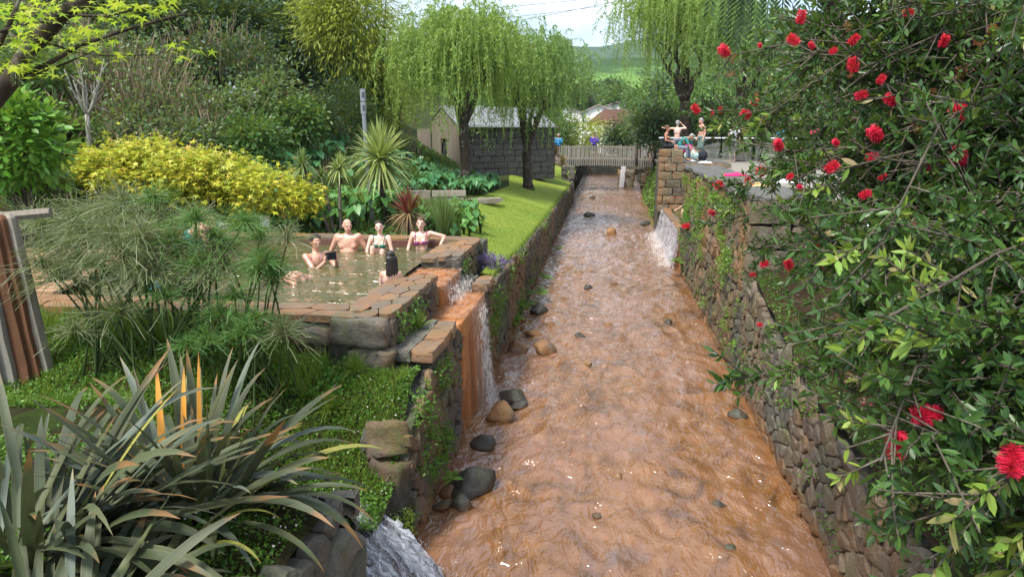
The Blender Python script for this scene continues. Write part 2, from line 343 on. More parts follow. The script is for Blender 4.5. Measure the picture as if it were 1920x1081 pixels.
# ================================================================== ground and water
def edge_z(y): return np.interp(y, [5, 6.1, 7.0, 11.6, 12.0, 15.3, 21, 27, 34, 40, 46, 60], [1.15, 1.2, 1.5, 1.6, 1.62, 1.5, 1.4, 1.38, 1.3, 1.25, 1.7, 1.8])
def gz(x, y):
    x = np.asarray(x, float); y = np.asarray(y, float)
    # near bank
    dip = sstep(-4.2, -2.3, x); bank = 1.55 + .38 * sstep(-3.1, -3.9, x) * sstep(5.3, 6.7, y) - dip * .85 * sstep(6.75, 5.75, y)
    mound = 1.66 + .12 * fnoise(x, y, 3, 3, 1.1) - .3 * sstep(-2.5, -1.9, x) - .55 * sstep(4.2, 5.15, y) * sstep(-3.3, -2.2, x)
    near = np.where(y < 5.1, mound, bank); near = near + (sstep(5.75, 5.1, y) * (mound - bank)) * (y >= 5.1)
    gully = np.exp(-((y - 5.42) / .28) ** 2) * sstep(-4.4, -3.0, x); near = near - gully * (near - (.62 + .12 * np.maximum(0, -2.2 - x)))
    near = near + .05 * fnoise(x, y, 8, 4, 2.3)
    # garden and hill
    u = (-x - 7) + (np.clip(y, 14, 22) - 14) * .35; gard = 2.03 + .40 * np.maximum(0, u - 2) + .12 * np.log1p(np.exp(np.clip(u - 1, -20, 20))) * .3
    gard = gard + .15 * fnoise(x, y, 5, 3, .5) * sstep(-5, -8, x)
    lawn = edge_z(y) + np.clip((-1.8 - x) * .27, 0, 2.03 - edge_z(y))
    gard = np.where(x > -5.0, lawn, gard * sstep(-5, -6, x) + lawn * (1 - sstep(-5, -6, x)))
    z = near + (gard - near) * sstep(9.5, 12.5, y)
    pool = sstep(-10.6, -10.0, x) * sstep(6.8, 7.0, y) * (1 - sstep(12.5, 12.8, y)) * (1 - sstep(-2.4, -2.1, x)); z = z - pool * (z - 1.0)
    return z
xs = np.concatenate([np.linspace(-90, -20, 24), np.linspace(-19, -7, 50), np.linspace(-6.8, -1.95, 75)])
ys = np.concatenate([np.linspace(-8, 1.8, 12), np.linspace(2, 14, 130), np.linspace(14.3, 50, 80), np.linspace(52, 90, 12)])
ground = ob('ground', grid(xs, ys, gz), M['turf']); tag(ground, 'sloping garden ground on the left bank', 'ground', kind='structure')
def lawn_z(x, y): return gz(x, y) + .012
t_l = []
LXS = np.linspace(0, 1, 26); LYS = np.concatenate([np.linspace(11.75, 20, 60), np.linspace(20.3, 44.5, 70)])
def lawn_left(y): return np.interp(y, [11.7, 13.0, 14, 17, 20, 24, 28, 33, 45], [-2.25, -2.35, -2.9, -3.7, -4.2, -4.0, -3.9, -4.6, -4.9])
Xg = lawn_left(LYS)[:, None] * (1 - LXS)[None] + (-1.93) * LXS[None]; Yg = np.repeat(LYS[:, None], 26, 1); Zg = lawn_z(Xg, Yg)
i = (np.arange(len(LYS) - 1)[:, None] * 26 + np.arange(25)[None]).ravel()
lawn = ob('lawn', mesh_np(np.stack([Xg, Yg, Zg], -1).reshape(-1, 3), [np.stack([i, i + 1, i + 27, i + 26], 1)], True), M['lawn']); tag(lawn, 'mown bright green lawn along the stream wall', 'lawn', kind='structure')
def rz(x, y):  # right bank soil
    top = np.interp(y, [-8, 4, 7.4, 9.4, 11.2, 12], [1.35, 1.35, 1.3, 1.65, 2.0, 2.0]); return top + np.clip(x - 2.6, 0, 6) * .32 + .07 * fnoise(x, y, 4, 4, 1.7)
rb = ob('bank', grid(np.linspace(2.3, 14, 54), np.linspace(-8, 11.15, 70), rz), M['soil']); tag(rb, 'dark soil bank under the bottlebrush bush', 'ground', kind='structure')
# far flat ground round everything (reaches the hills)
def far_z(x, y): return np.where(np.abs(x - .2) < 2.9, -.4, 1.7) + 0 * y
fx = np.array([-900, -300, -90, -40, -6, -2.71, -2.69, 3.09, 3.11, 8, 30, 120, 900.]); fy = np.array([44.6, 60, 75, 110, 200, 420.])
fg = ob('valley_floor', grid(fx, fy, lambda x, y: np.where((np.abs(x - .2) < 2.9) & (y < 90), -.4, 1.7 + np.maximum(0, (y - 60) * .012)), False), M['turf']); tag(fg, 'green valley floor beyond the bridge', 'ground', kind='structure')
rg = ob('terrace_ground', grid(np.array([2.9, 5, 9, 20, 60, 200]), np.array([20.9, 27, 34, 44.7]), lambda x, y: 2.72 + 0 * x, False), simple('paving', (.24, .22, .19), .85, .2, 3, .3, .4)); tag(rg, 'pale paved ground of the far terrace', 'ground', kind='structure')

# river
def river_z(x, y):
    base = .008 * (y - 8) * (y > 8)
    amp = sstep(2.25, 1.9, x) * sstep(-1.85, -1.5, x) * .6 + .4
    w = .040 * fnoise(x * 1.5, y * .8, 1, 2, 1.0) + .034 * (1 - 2 * np.abs(fnoise(x + .3 * np.sin(y), y * .8, 6, 2, 2.4))) + .026 * fnoise(x + .12 * np.sin(y * 3), y * .95, 9, 2, 4.4) + .009 * fnoise(x + .05 * np.sin(y * 7), y, 13, 1, 10.0)
    lat = .05 * np.sin((x - .2) * 2.4) * np.sin(y * .9 + x)
    return base + amp * (w + lat * .5)
ryn = [3.2]
while ryn[-1] < 46: ryn.append(ryn[-1] + max(.027, .005 * ryn[-1]))
rys = np.concatenate([np.linspace(-8, 3.1, 30), np.array(ryn), np.linspace(47, 89, 30)])
rv = ob('river', grid(np.linspace(-2.0, 2.4, 150), rys, river_z), M['river_water']); tag(rv, 'iron brown stream flowing between stone walls', 'water', kind='structure')
bed = ob('river_bed', grid(np.array([-3.2, 3.4]), np.array([-8., 90.]), lambda x, y: -.45 + 0 * x, False), M['soil']); tag(bed, 'stream bed under the brown water', 'ground', kind='structure')
# hills
def hill(name, y0, y1, h, seed, mat, label, xw=900):
    xs = np.linspace(-xw, xw, 120); ys = np.linspace(y0, y1, 26)
    def f(x, y): t = (y - y0) / (y1 - y0); return 1.5 + h * np.sin(np.clip(t * 1.25, 0, 1) * math.pi / 2) * (1 + .5 * fnoise(x, y, seed, 4, .004)) + 5 * t * fnoise(x, y, seed + 3, 4, .03)
    o = ob(name, grid(xs, ys, f), mat); tag(o, label, 'hill', kind='structure')
hill('hills', 190, 420, 33, 21, M['hillgreen'], 'nearer green hill with bright pasture fields')
hill('hills', 700, 1300, 128, 33, M['hillforest'], 'distant wooded hill fading to blue', 1800)

# ================================================================== stone walls
def vcells(w, h, su, sv, jit=.42, topf=None, rg=rng):
    nu = max(1, round(w / su)); nv = max(1, round(h / sv)); P = []
    for j in range(-1, nv + 1):
        for i in range(-1, nu + 1):
            P.append(((i + .5 + (.5 if j % 2 else 0) + rg.uniform(-jit, jit)) * w / nu, (j + .5 + rg.uniform(-jit, jit)) * h / nv))
    P = np.array(P); P = P[rg.uniform(size=len(P)) > (.2 if jit > .35 else 0)]; out = []
    asp = su / sv
    Q = P * np.array([1, asp])
    for k, p in enumerate(P):
        if p[0] < -.05 * w / nu or p[0] > w + .02 or p[1] < -.02 or p[1] > h + .02: continue
        poly = [(0, 0), (w, 0), (w, h), (0, h)]
        d = np.sum((Q - Q[k]) ** 2, 1); nb = np.argsort(d)[1:15]
        for m in nb:
            q = P[m]; n_ = ((q[0] - p[0]), (q[1] - p[1]) * asp * asp); c_ = n_[0] * (p[0] + q[0]) / 2 + n_[1] * (p[1] + q[1]) / 2
            new = []
            for a in range(len(poly)):
                A = poly[a]; B = poly[(a + 1) % len(poly)]; da = n_[0] * A[0] + n_[1] * A[1] - c_; db = n_[0] * B[0] + n_[1] * B[1] - c_
                if da <= 0: new.append(A)
                if da * db < 0: s_ = da / (da - db); new.append((A[0] + (B[0] - A[0]) * s_, A[1] + (B[1] - A[1]) * s_))
            poly = new
            if len(poly) < 3: break
        if len(poly) < 3: continue
        poly = np.array(poly); ce = poly.mean(0)
        if topf is not None and ce[1] > topf(ce[0]): continue
        out.append(poly)
    return out
def stone_geo(poly, O, U, V, N, depth, gap=.012, bulge=1.0, flat=False):
    ce = poly.mean(0); ch = []
    n = len(poly)
    for a in range(n):   # cut the corners
        A, B, C_ = poly[a - 1], poly[a], poly[(a + 1) % n]; ch.append(B + (A - B) * .17); ch.append(B + (C_ - B) * .17)
    ch = np.array(ch); r = np.linalg.norm(ch - ce, axis=1, keepdims=True) + 1e-6; ch = ce + (ch - ce) * np.maximum(.3, 1 - gap / r)
    dj = depth * (rng.uniform(.9, 1.1) if flat else rng.uniform(.75, 1.25)); k = len(ch)
    def lift(p, d): return O + U * p[:, :1] + V * p[:, 1:2] + N * d
    tilt = rng.normal(0, .01 if flat else .12, 2)
    dd = lambda p, base: (base + ((p - ce) @ tilt)[:, None])
    r0 = lift(ch, -.03); r1 = lift(ch, dd(ch, dj * (.86 if flat else .62))); in2 = ce + (ch - ce) * (.92 if flat else .8); r2 = lift(in2 + rng.normal(0, .008, in2.shape), dd(in2, dj * rng.uniform(.9, 1.08)) + rng.normal(0, dj * .09, (k, 1)) * bulge)
    c3 = lift(ce[None], np.array([[dj * (1.0 if flat else rng.uniform(.98, 1.15))]]))
    Vv = np.concatenate([r0, r1, r2, c3]); F = []
    for a in range(k):
        b = (a + 1) % k; F += [(a, b, k + b, k + a), (k + a, k + b, 2 * k + b, 2 * k + a), (2 * k + a, 2 * k + b, 3 * k)]
    return Vv, F
def build_wall(name, base, label, faces, mat, pname='stone', core=None, limit=290, cat='wall', smooth=False):
    """faces: list of dict(O,U,V,N,w,h,su,sv,depth,topf,gap)"""
    root = thing(name, base, label, cat); geos = []
    for f in faces:
        O, U, V, N = (np.array(f[k], float) for k in 'OUVN')
        flip = np.dot(np.cross(U, V), N) < 0
        for poly in vcells(f['w'], f['h'], f['su'], f['sv'], f.get('jit', .46), f.get('topf')):
            Vv, F = stone_geo(poly, O, U, V, N, f.get('depth', .07), f.get('gap', .004), f.get('bulge', 1))
            if flip: F = [q[::-1] for q in F]
            geos.append((Vv, F, f.get('mat', mat)))
    geos.sort(key=lambda g: np.linalg.norm(g[0].mean(0) - CAM))
    for Vv, F, m in geos[:limit]:
        ce = Vv.mean(0); me = bpy.data.meshes.new(pname); me.from_pydata([tuple(v) for v in Vv - ce], [], F)
        if smooth: me.polygons.foreach_set('use_smooth', [True] * len(me.polygons))
        ob(pname, me, m, root, loc=ce)
    rest = {}
    for Vv, F, m in geos[limit:]: rest.setdefault(m.name, (m, MB()))[1].add(Vv, F)
    for m, b in rest.values(): o = ob(pname, b.mesh(smooth), m, root); o['kind'] = 'stuff'
    if core is not None: ob('wall_core', core.mesh(), M['wallcore'], root)
    return root
def profile_core(xf, xb, ys, zt, z0=-.5):
    """solid behind a wall face: top follows zt(y)"""
    b = MB(); V = []; F = []
    for y in ys: V += [(xf, y, z0), (xf, y, zt(y)), (xb, y, zt(y)), (xb, y, z0)]
    for i in range(len(ys) - 1):
        a = 4 * i
        for k in range(4): F.append((a + k, a + (k + 1) % 4, a + 4 + (k + 1) % 4, a + 4 + k))
    F += [(0, 1, 2, 3), tuple(4 * (len(ys) - 1) + k for k in (3, 2, 1, 0))]
    return b.add(V, F)
X, Y, Z = np.eye(3)
# left stream wall, near part below the pool, then the lawn wall up to the bridge
near_top = lambda y: float(np.interp(y, [6.0, 6.3, 6.9, 7.1, 8.5], [1.05, 1.25, 1.5, 1.62, 1.62]))
core = profile_core(-1.86, -2.35, np.linspace(6.12, 8.58, 12), lambda y: near_top(y) - .03)
build_wall('pool_foot_wall', (-2.1, 7.2, -.4), 'dark mossy rubble wall below the pool, left of the orange waterfall', [
    dict(O=(-1.86, 6.1, -.25), U=Y, V=Z, N=X, w=2.48, h=1.9, su=.22, sv=.16, depth=.05, topf=lambda u: near_top(6.1 + u) + .17),
    ], M['rubble_dark'], core=core)
lt = lambda y: float(np.interp(y, [10.3, 11.2, 11.3, 11.7, 12, 15.3, 21, 27, 34, 38.5], [1.62, 1.62, 1.66, 1.63, 1.62, 1.5, 1.4, 1.38, 1.3, 1.25]))
core = profile_core(-1.86, -2.2, np.linspace(10.32, 38.6, 60), lambda y: lt(y) - .04)
fc = []
for (a, b, su, sv) in ((10.3, 16, .22, .16), (16, 26, .27, .19), (26, 38.6, .36, .24)):
    fc.append(dict(O=(-1.86, a, -.2), U=Y, V=Z, N=X, w=b - a, h=1.95, su=su, sv=sv, depth=.045, topf=(lambda a: lambda u: lt(a + u) + .14)(a)))
build_wall('lawn_wall', (-2.0, 24, -.3), 'long dark rubble retaining wall between lawn and stream', fc, M['rubble_dark'], core=core)
# stacked stone end of the wall near the bridge
e = thing('stone_abutment', (-1.9, 39.6, 0), 'stacked stone abutment at the end of the lawn wall by the bridge', 'abutment')
for j in range(9):
    for k in range(2): b = MB().rough((0, 0, 0), (.34, .62, .24)); ob('stone', b.mesh(), M['rubble_grey'], e, loc=(-1.95 - .36 * k + rng.uniform(-.03, .03), 39.2 + rng.uniform(-.1, .1), .14 + .245 * j))

# right stream wall (low) and terrace wall
rt = lambda y: float(np.interp(y, [2, 7.4, 9.4, 11.2], [1.35, 1.28, 1.62, 1.95]))
core = profile_core(2.26, 2.5, np.linspace(1.0, 11.15, 30), lambda y: rt(y) - .14)
build_wall('stream_wall', (2.4, 7, -.4), 'low rubble wall of grey and rusty stones on the right of the stream', [
    dict(O=(2.26, 3.6, -.25), U=Y, V=Z, N=-X, w=7.6, h=2.3, su=.22, sv=.17, depth=.045, bulge=.6, topf=lambda u: rt(3.6 + u) + .2),
    dict(O=(2.2, 3.6, 0), U=Y, V=X, N=Z, w=5.2, h=.45, su=.3, sv=.24, depth=.06, topf=lambda u: 0.0 if u < 0 else 9)][:1], M['rubble_warm'], core=core)
core = MB().box((2.56, 15.96, 1.3), (.58, 9.4, 3.55))
build_wall('terrace_wall', (2.5, 16, -.4), 'tall rusty moss streaked terrace wall with dark coping on the right', [
    dict(O=(2.26, 11.2, -.2), U=Y, V=Z, N=-X, w=9.5, h=1.75, su=.24, sv=.2, depth=.06, mat=M['rubble_dark']),
    dict(O=(2.26, 11.2, 1.55), U=Y, V=Z, N=-X, w=9.5, h=1.5, su=.27, sv=.22, depth=.04)], M['rubble_rust'], core=core)
tw = [o for o in bpy.data.objects if o.name.startswith('terrace_wall')][0]
for r_ in range(5):   # squared blocks on the end face
    x0 = 2.2
    while x0 < 4.6:
        w_ = rng.uniform(.5, .85); b = MB().rough((0, 0, 0), (w_ - .02, .3, .36)); ob('block', b.mesh(), M['ashlar_warm'], tw, loc=(x0 + w_ / 2, 11.2, 1.36 + .38 * r_)); x0 += w_
for k in range(5):    # coping slabs
    b = MB().rough((0, 0, 0), (.98, 1.93, .1)); ob('coping_slab', b.mesh(), M['coping'], tw, loc=(2.66, 12.05 + 1.94 * k, 3.1))
tf = ob('terrace_floor', grid(np.array([3.12, 6, 12, 40.]), np.array([11.05, 16, 20.85]), lambda x, y: 3.0 + 0 * x, False), M['paving']); tag(tf, 'pale terrace floor behind the coping', 'floor', kind='structure')
# small overflowing basin beyond
bs = thing('overflow_basin', (2.6, 24, -.4), 'rust edged basin ledge that the white veil of water pours over', 'basin')
ob('basin_wall', MB().box((2.36, 24.6, .3), (.28, 7.6, 1.6)).mesh(), M['orange_stain'], bs)
for k in range(16): ob('ledge_stone', MB().rough((0, 0, 0), (.34, .46, .08)).mesh(), M['rust_paver'], bs, loc=(2.37, 21.05 + .47 * k, 1.135))
bw = ob('basin_water', grid(np.linspace(2.5, 6, 20), np.linspace(20.8, 28, 40), lambda x, y: 1.17 + .008 * fnoise(x, y, 2, 3, 4)), M['pool_water']); tag(bw, 'dark water in the overflowing basin', 'water', kind='structure')
# ashlar pier
pr = thing('stone_pier', (2.6, 28, 1), 'squared stone pier with orange stained foot where the bathers sit', 'pier')
for r_ in range(6):
    x0 = 1.98 - (.25 if r_ % 2 else 0)
    while x0 < 4.4:
        w_ = rng.uniform(.42, .6); a0 = max(x0, 1.98)
        if x0 + w_ - a0 > .12: ob('block', MB().rough((0, 0, 0), (x0 + w_ - a0 - .015, .42, .295)).mesh(), M['rust_paver'] if r_ < 2 else M['ashlar_warm'], pr, loc=((a0 + x0 + w_) / 2, 27.75, 1.2 + .31 * r_))
        x0 += w_
for r_ in range(2):
    for k in range(2): ob('block', MB().rough((0, 0, 0), (.45, .5, .25)).mesh(), M['ashlar_warm'], pr, loc=(2.2 + .46 * k, 27.8, 3.03 + .26 * r_))
ob('pier_core', MB().box((3.2, 28.6, 1.5), (2.4, 1.4, 2.75)).mesh(), M['wallcore'], pr)
ob('pier_top', MB().box((3.3, 29.2, 2.9), (2.6, 2.9, .06)).mesh(), M['coping'], pr)

# ================================================================== pool
pm = M['rust_paver']; stonemat('corner_stone', [(.06, .056, .05), (.11, .095, .075), (.08, .075, .065)], moss=.55, rust=.35)
pl = thing('pool_wall', (-5.5, 9.8, 1.0), 'low stone wall with rust orange top round the hot pool', 'pool wall')
cb = MB().box((-2.62, 8.1, 1.55), (.6, 2.24, 1.1)).box((-2.62, 11.7, 1.55), (.6, 2.0, 1.1)).box((-5.9, 7.28, 1.55), (7.1, .56, 1.1)).box((-6.0, 12.62, 1.5), (7.6, .42, 1.24)); ob('wall_core', cb.mesh(), M['wallcore'], pl)
geo = []
def pface(**k):
    O, U, V, N = (np.array(k[q], float) for q in 'OUVN'); flip = np.dot(np.cross(U, V), N) < 0
    for poly in vcells(k['w'], k['h'], k['su'], k['sv'], k.get('jit', .3)):
        Vv, F = stone_geo(poly, O, U, V, N, k.get('depth', .05), k.get('gap', .005), k.get('bulge', .5), k['name'] == 'cap_stone'); ce = Vv.mean(0)
        me = bpy.data.meshes.new(k['name']); me.from_pydata([tuple(v) for v in Vv - ce], [], [q[::-1] for q in F] if flip else F)
        ob(k['name'], me, k['mat'], pl, loc=ce)
for (y0, w_) in ((6.98, 2.26), (10.66, 2.1)):
    pface(name='cap_stone', O=(-2.66, y0, 2.1), U=Y, V=X, N=Z, w=w_, h=.38, su=.36, sv=.2, mat=pm, depth=.05, jit=.2, bulge=.25)
    pface(name='cap_stone', O=(-2.95, y0, 2.075), U=Y, V=X, N=Z, w=w_, h=.28, su=.6, sv=.3, mat=pm, depth=.04, jit=.1, bulge=.1)
    pface(name='stone', O=(-2.32, y0, 1.1), U=Y, V=Z, N=X, w=w_, h=.98, su=.22, sv=.17, mat=M['rubble_dark'], depth=.05)
pface(name='cap_stone', O=(-9.4, 6.98, 2.09), U=X, V=Y, N=Z, w=6.75, h=.55, su=.5, sv=.28, mat=pm, depth=.05, jit=.2, bulge=.2)
pface(name='stone', O=(-9.4, 7.0, 1.2), U=X, V=Z, N=-Y, w=6.4, h=.88, su=.34, sv=.22, mat=M['rubble_dark'], depth=.06)
pface(name='cap_stone', O=(-9.8, 12.4, 2.1), U=X, V=Y, N=Z, w=7.5, h=.45, su=.7, sv=.45, mat=pm, depth=.06, jit=.1, bulge=.2)
for (c_, d_) in (((-2.6, 6.96, 1.97), (.62, .2, .3)), ((-2.5, 6.98, 1.66), (.5, .2, .3)), ((-3.15, 6.97, 1.9), (.42, .18, .2)), ((-3.6, 6.97, 1.95), (.4, .18, .22))): ob('corner_block', MB().rough((0, 0, 0), d_, .04, 4).mesh(True), M['corner_stone'], pl, loc=c_)
ob('bench_board', MB().box((-6.0, 12.36, 2.02), (6.2, .06, .2)).mesh(), simple('wet_wood', (.13, .06, .045), .5), pl)
pw = ob('pool_water', grid(np.linspace(-9.8, -2.93, 170), np.linspace(7.52, 12.4, 180), lambda x, y: 2.02 + .02 * fnoise(x * .5, y * 1.5, 12, 2, 2.2) + .005 * fnoise(x * .6, y * 1.5, 15, 2, 7)), M['pool_water']); tag(pw, 'olive green rippled water of the hot pool', 'water', kind='structure')
# spillway, ledge and the orange fall
sp = thing('spillway', (-2.2, 9.8, 1.0), 'orange stained stone spillway cut through the pool wall', 'spillway')
ob('spill_floor', MB().rough((-2.62, 9.95, 1.72), (.74, 1.42, .5), .02, 6).mesh(True), M['orange_stain'], sp)
ob('ledge_slab', MB().rough((-2.07, 9.45, 1.52), (.52, 1.86, .28), .02, 6).mesh(True), M['orange_stain'], sp)
ob('fall_face', MB().rough((-2.05, 9.45, .55), (.44, 1.78, 1.95), .03, 9).mesh(True), M['orange_stain'], sp)
for k, (y, w_) in enumerate(((7.25, .5), (7.72, .42), (8.12, .36), (10.6, .4), (11.0, .36))):
    for q in range(2): ob('ledge_stone', MB().rough((0, 0, 0), (.25, w_ - .015, .13)).mesh(), M['rust_paver'] if q == 0 else M['rubble_grey'], sp, loc=(-1.93 - .26 * q, y + .03 * q, 1.7 - .008 * q))
def sheet(pf, nu, nv, wob=.01):
    V = []; UV = []
    for j in range(nv + 1):
        for i in range(nu + 1): p = np.array(pf(i / nu, j / nv), float); V.append(p + rng.normal(0, wob, 3)); UV.append((i / nu, j / nv))
    k = np.arange(nv)[:, None] * (nu + 1) + np.arange(nu)[None]; k = k.ravel()
    return mesh_np(np.array(V), [np.stack([k, k + 1, k + nu + 2, k + nu + 1], 1)], True, np.array(UV))
def spray(n, pf, s0, s1, st=2.6):
    P = np.array([pf() for _ in range(n)]); V, F = scatter(LEAF2, P, rdir(n) * np.array([.22, .22, .6]) + np.array([0, 0, -.8]), rdir(n), rng.uniform(s0, s1, n) * st, rng.uniform(s0, s1, n) * .3); return mesh_np(V, [F])
wf = thing('waterfall', (-1.8, 9.5, 0), 'thin white waterfall over the bright orange stained face', 'waterfall')
ob('water_sheet', sheet(lambda u, v: (-1.8 + .05 * math.sin(v * 1.6), 9.15 + 1.05 * u + .12 * v, 1.68 - 1.72 * v + (0 if v else .0)), 14, 26, .006), M['spill'], wf)
ob('water_sheet', sheet(lambda u, v: (-2.24 + .12 * v * v, 9.32 + 1.25 * u, 2.0 - .3 * v), 14, 8, .006), M['spill'], wf)
ob('water_film', sheet(lambda u, v: (-2.98 + .76 * u, 9.3 + 1.3 * v, 1.985), 12, 18, .005), M['film'], wf)
ob('water_film', sheet(lambda u, v: (-2.28 + .47 * u, 8.75 + 1.6 * v, 1.675), 12, 18, .005), M['film'], wf)
def g1(): v = rng.beta(1.3, 1); return (-1.77 + rng.uniform(0, .05) + .1 * v * v, 9.35 + .75 * rng.beta(2, 2) + .25 * v, 1.66 - 1.62 * v)
o = ob('spray', spray(1500, g1, .012, .04), M['foam'], wf); o['kind'] = 'stuff'
o = ob('spray', spray(500, lambda: (-2.2 + rng.uniform(0, .18), 9.4 + 1.1 * rng.uniform(), 1.7 + .28 * rng.beta(1, 2)), .008, .03), M['foam'], wf); o['kind'] = 'stuff'
def g2(): return (-1.7 + abs(rng.normal(0, .16)), 10.0 + rng.normal(0, .28), .04 + abs(rng.normal(0, .05)))
o = ob('splash', spray(900, g2, .012, .035, 1), M['foam'], wf); o['kind'] = 'stuff'
vf = thing('waterfall', (2.2, 24.5, 0), 'wide white veil of water falling from the basin ledge', 'waterfall')
ob('water_sheet', sheet(lambda u, v: (2.17 - .16 * v * v, 20.75 + 7.4 * u, 1.2 - 1.15 * v), 60, 14, .02), M['veil'], vf)
ob('water_sheet', sheet(lambda u, v: (2.13 - .2 * v * v, 20.8 + 7.3 * u, 1.2 - 1.12 * v), 60, 14, .02), M['veil'], vf)
o = ob('splash', spray(2600, lambda: (1.98 - abs(rng.normal(0, .2)), 20.9 + 7 * rng.uniform(), .12 + abs(rng.normal(0, .09))), .02, .06), M['foam'], vf); o['kind'] = 'stuff'
cf = thing('cascade', (-2.0, 5.4, .3), 'white cascade gushing past a dark rock at the bottom edge', 'cascade')
def casc(u, v):
    x = -2.75 + 1.35 * v; z = .74 - .08 * v - .66 * max(0, (v - .42) / .58) ** 1.7; y = 5.42 + (u - .5) * (.5 + .35 * v) - .22 * v
    return (x, y, z + .05 * math.sin(u * 9 + v * 6) * v)
ob('water_sheet', sheet(casc, 30, 40, .014), M['cascade'], cf)
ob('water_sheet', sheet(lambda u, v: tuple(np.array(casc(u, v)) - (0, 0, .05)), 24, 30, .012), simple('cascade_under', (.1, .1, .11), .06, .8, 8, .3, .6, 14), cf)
def g3(): v = rng.uniform(.4, 1.12); p = np.array(casc(rng.uniform(-.05, 1.05), min(v, 1))); return p + (max(0, v - 1) * 2, 0, .03 + abs(rng.normal(0, .03)))
o = ob('spray', spray(1100, g3, .006, .02), M['foam'], cf); o['kind'] = 'stuff'
o = ob('splash', spray(1300, lambda: (-1.35 + rng.normal(0, .22), 5.1 + rng.normal(0, .22), .03 + abs(rng.normal(0, .03))), .015, .05), M['foam'], cf); o['kind'] = 'stuff'
# dry stone wall in the near left corner
dt = lambda y: float(np.interp(y, [2, 3.5, 4.6, 5.0], [1.5, 1.45, 1.3, 1.1]))
core = profile_core(-2.0, -2.5, np.linspace(2.0, 4.95, 10), lambda y: dt(y) - .3)
build_wall('dry_stone_wall', (-2.2, 4, -.3), 'grey dry stone wall in front of the flax plants', [
    dict(O=(-2.0, 2.0, -.1), U=Y, V=Z, N=X, w=2.98, h=1.7, su=.3, sv=.24, depth=.12, topf=lambda u: dt(2 + u) + .1, gap=.01),
    dict(O=(-2.7, 4.93, .2), U=X, V=Z, N=Y, w=.75, h=1.0, su=.3, sv=.26, depth=.1)], M['rubble_grey'], core=core)
# boulders in the stream
def rock(name, p, r, mat, label, squash=(1, 1, .7), seed=0):
    bm = bmesh.new(); bmesh.ops.create_icosphere(bm, subdivisions=3, radius=1)
    for v in bm.verts:
        n_ = v.co.copy(); k = 1 + .3 * mnoise.noise(n_ * 1.1 + Vector((seed * 7.3, 0, seed))) + .17 * mnoise.noise(n_ * 2.7 + Vector((seed, 3, 1)))
        for ax in [Vector((math.sin(seed * 2.3 + q * 1.9), math.cos(seed * 1.1 + q * 2.7), .9 * math.sin(seed + q * 3.1))) for q in range(9)]:
            d = n_.dot(ax.normalized()) * k
            if d > .62: k -= (d - .62) * .95
        v.co = Vector((n_.x * squash[0], n_.y * squash[1], n_.z * squash[2])) * k * r
    me = bpy.data.meshes.new(name); bm.to_mesh(me); bm.free(); me.polygons.foreach_set('use_smooth', [True] * len(me.polygons))
    o = ob(name, me, mat, loc=p, rot=(0, 0, seed * 1.7)); tag(o, label, 'rock', 'rocks in the stream'); return o
RK = [(880, 893, 45, 'd', 'biggest dark boulder in the stream, left side below the orange waterfall'), (846, 914, 18, 'r', 'reddish stone leaning on the biggest dark boulder'),
      (868, 937, 24, 'd', 'flat black wet stone in front of the biggest boulder'), (830, 940, 17, 'd', 'small dark stone against the foot of the left wall'),
      (905, 822, 25, 'd', 'round mossy stone at the foot of the orange waterfall'), (940, 768, 30, 'r', 'reddish wet boulder splashed by the orange waterfall'),
      (963, 738, 28, 'd', 'dark rounded boulder behind the splashed reddish one'), (972, 755, 15, 'd', 'little dark stone tucked beside the splashed boulder'),
      (970, 652, 20, 'r', 'upright orange block of stone by the left wall'), (1026, 652, 24, 'r', 'flat brown stone right of the upright orange block'),
      (1000, 624, 14, 'r', 'small orange stone behind the upright block'), (1010, 580, 19, 'd', 'dark stone by the ferns at the left wall foot'),
      (992, 572, 13, 'd', 'smaller dark stone beside the ferns at the wall'), (1383, 772, 19, 'd', 'dark rock awash close to the right wall'),
      (1345, 940, 15, 'd', 'low wet rock near the lower right of the stream'), (1368, 1024, 14, 'd', 'nearest dark rock low in the stream by the right wall'),
      (1158, 886, 9, 'r', 'tiny reddish rock in the middle of the near stream'), (1118, 960, 8, 'd', 'tiny dark rock nearest the middle of the stream'),
      (1146, 440, 12, 'r', 'pale brown stone alone in midstream beside the veil'), (1105, 408, 11, 'd', 'dark stone far upstream near the left bank'),
      (1208, 424, 10, 'd', 'dark stone far upstream near the veil of water'), (1086, 516, 8, 'r', 'small brown stone in midstream left of the veil foot'),
      (1102, 541, 9, 'd', 'small dark pair stone below the midstream brown one'), (1150, 534, 7, 'r', 'small brown stone in the middle below the veil'),
      (1252, 607, 11, 'd', 'dark low rock near the right wall beyond the bush'), (1140, 610, 9, 'r', 'small flat reddish rock in the middle reach'),
      (1086, 629, 11, 'd', 'flat dark rock in the middle reach left of centre'), (1102, 680, 9, 'r', 'low brown rock breaking the surface in midstream'),
      (1110, 378, 6, 'd', 'tiny dark stone beyond the far upstream stone')]
for k, (px, py, rr, kind, lab) in enumerate(RK):
    p = atz(px, py, .05 + max(0, .008 * (20 * (500 / py) ** 3 - 8)) * 0); d = np.dot(p - CAM, _f); r_ = rr * d / FPX
    p = atz(px, py + rr * .45, .02); rock('boulder' if rr > 16 else 'river_stone', (p[0], p[1], r_ * .16 + .008 * max(0, p[1] - 8)), r_ * 1.18, M['boulder_dark' if kind == 'd' else 'boulder_rust'], lab, (1.1, .9, .72 if rr != 20 else 1.1), k + 1)
p = atz(735, 865, .9); o = ob('boulder', MB().rough((0, 0, 0), (.42, .26, .72), .06, 6).mesh(True), M['rubble_dark'], loc=(-2.08, 6.08, .6), rot=(R(-8), R(4), R(-12))); tag(o, 'large flat faced grey rock at the near end of the pool foot wall', 'rock')
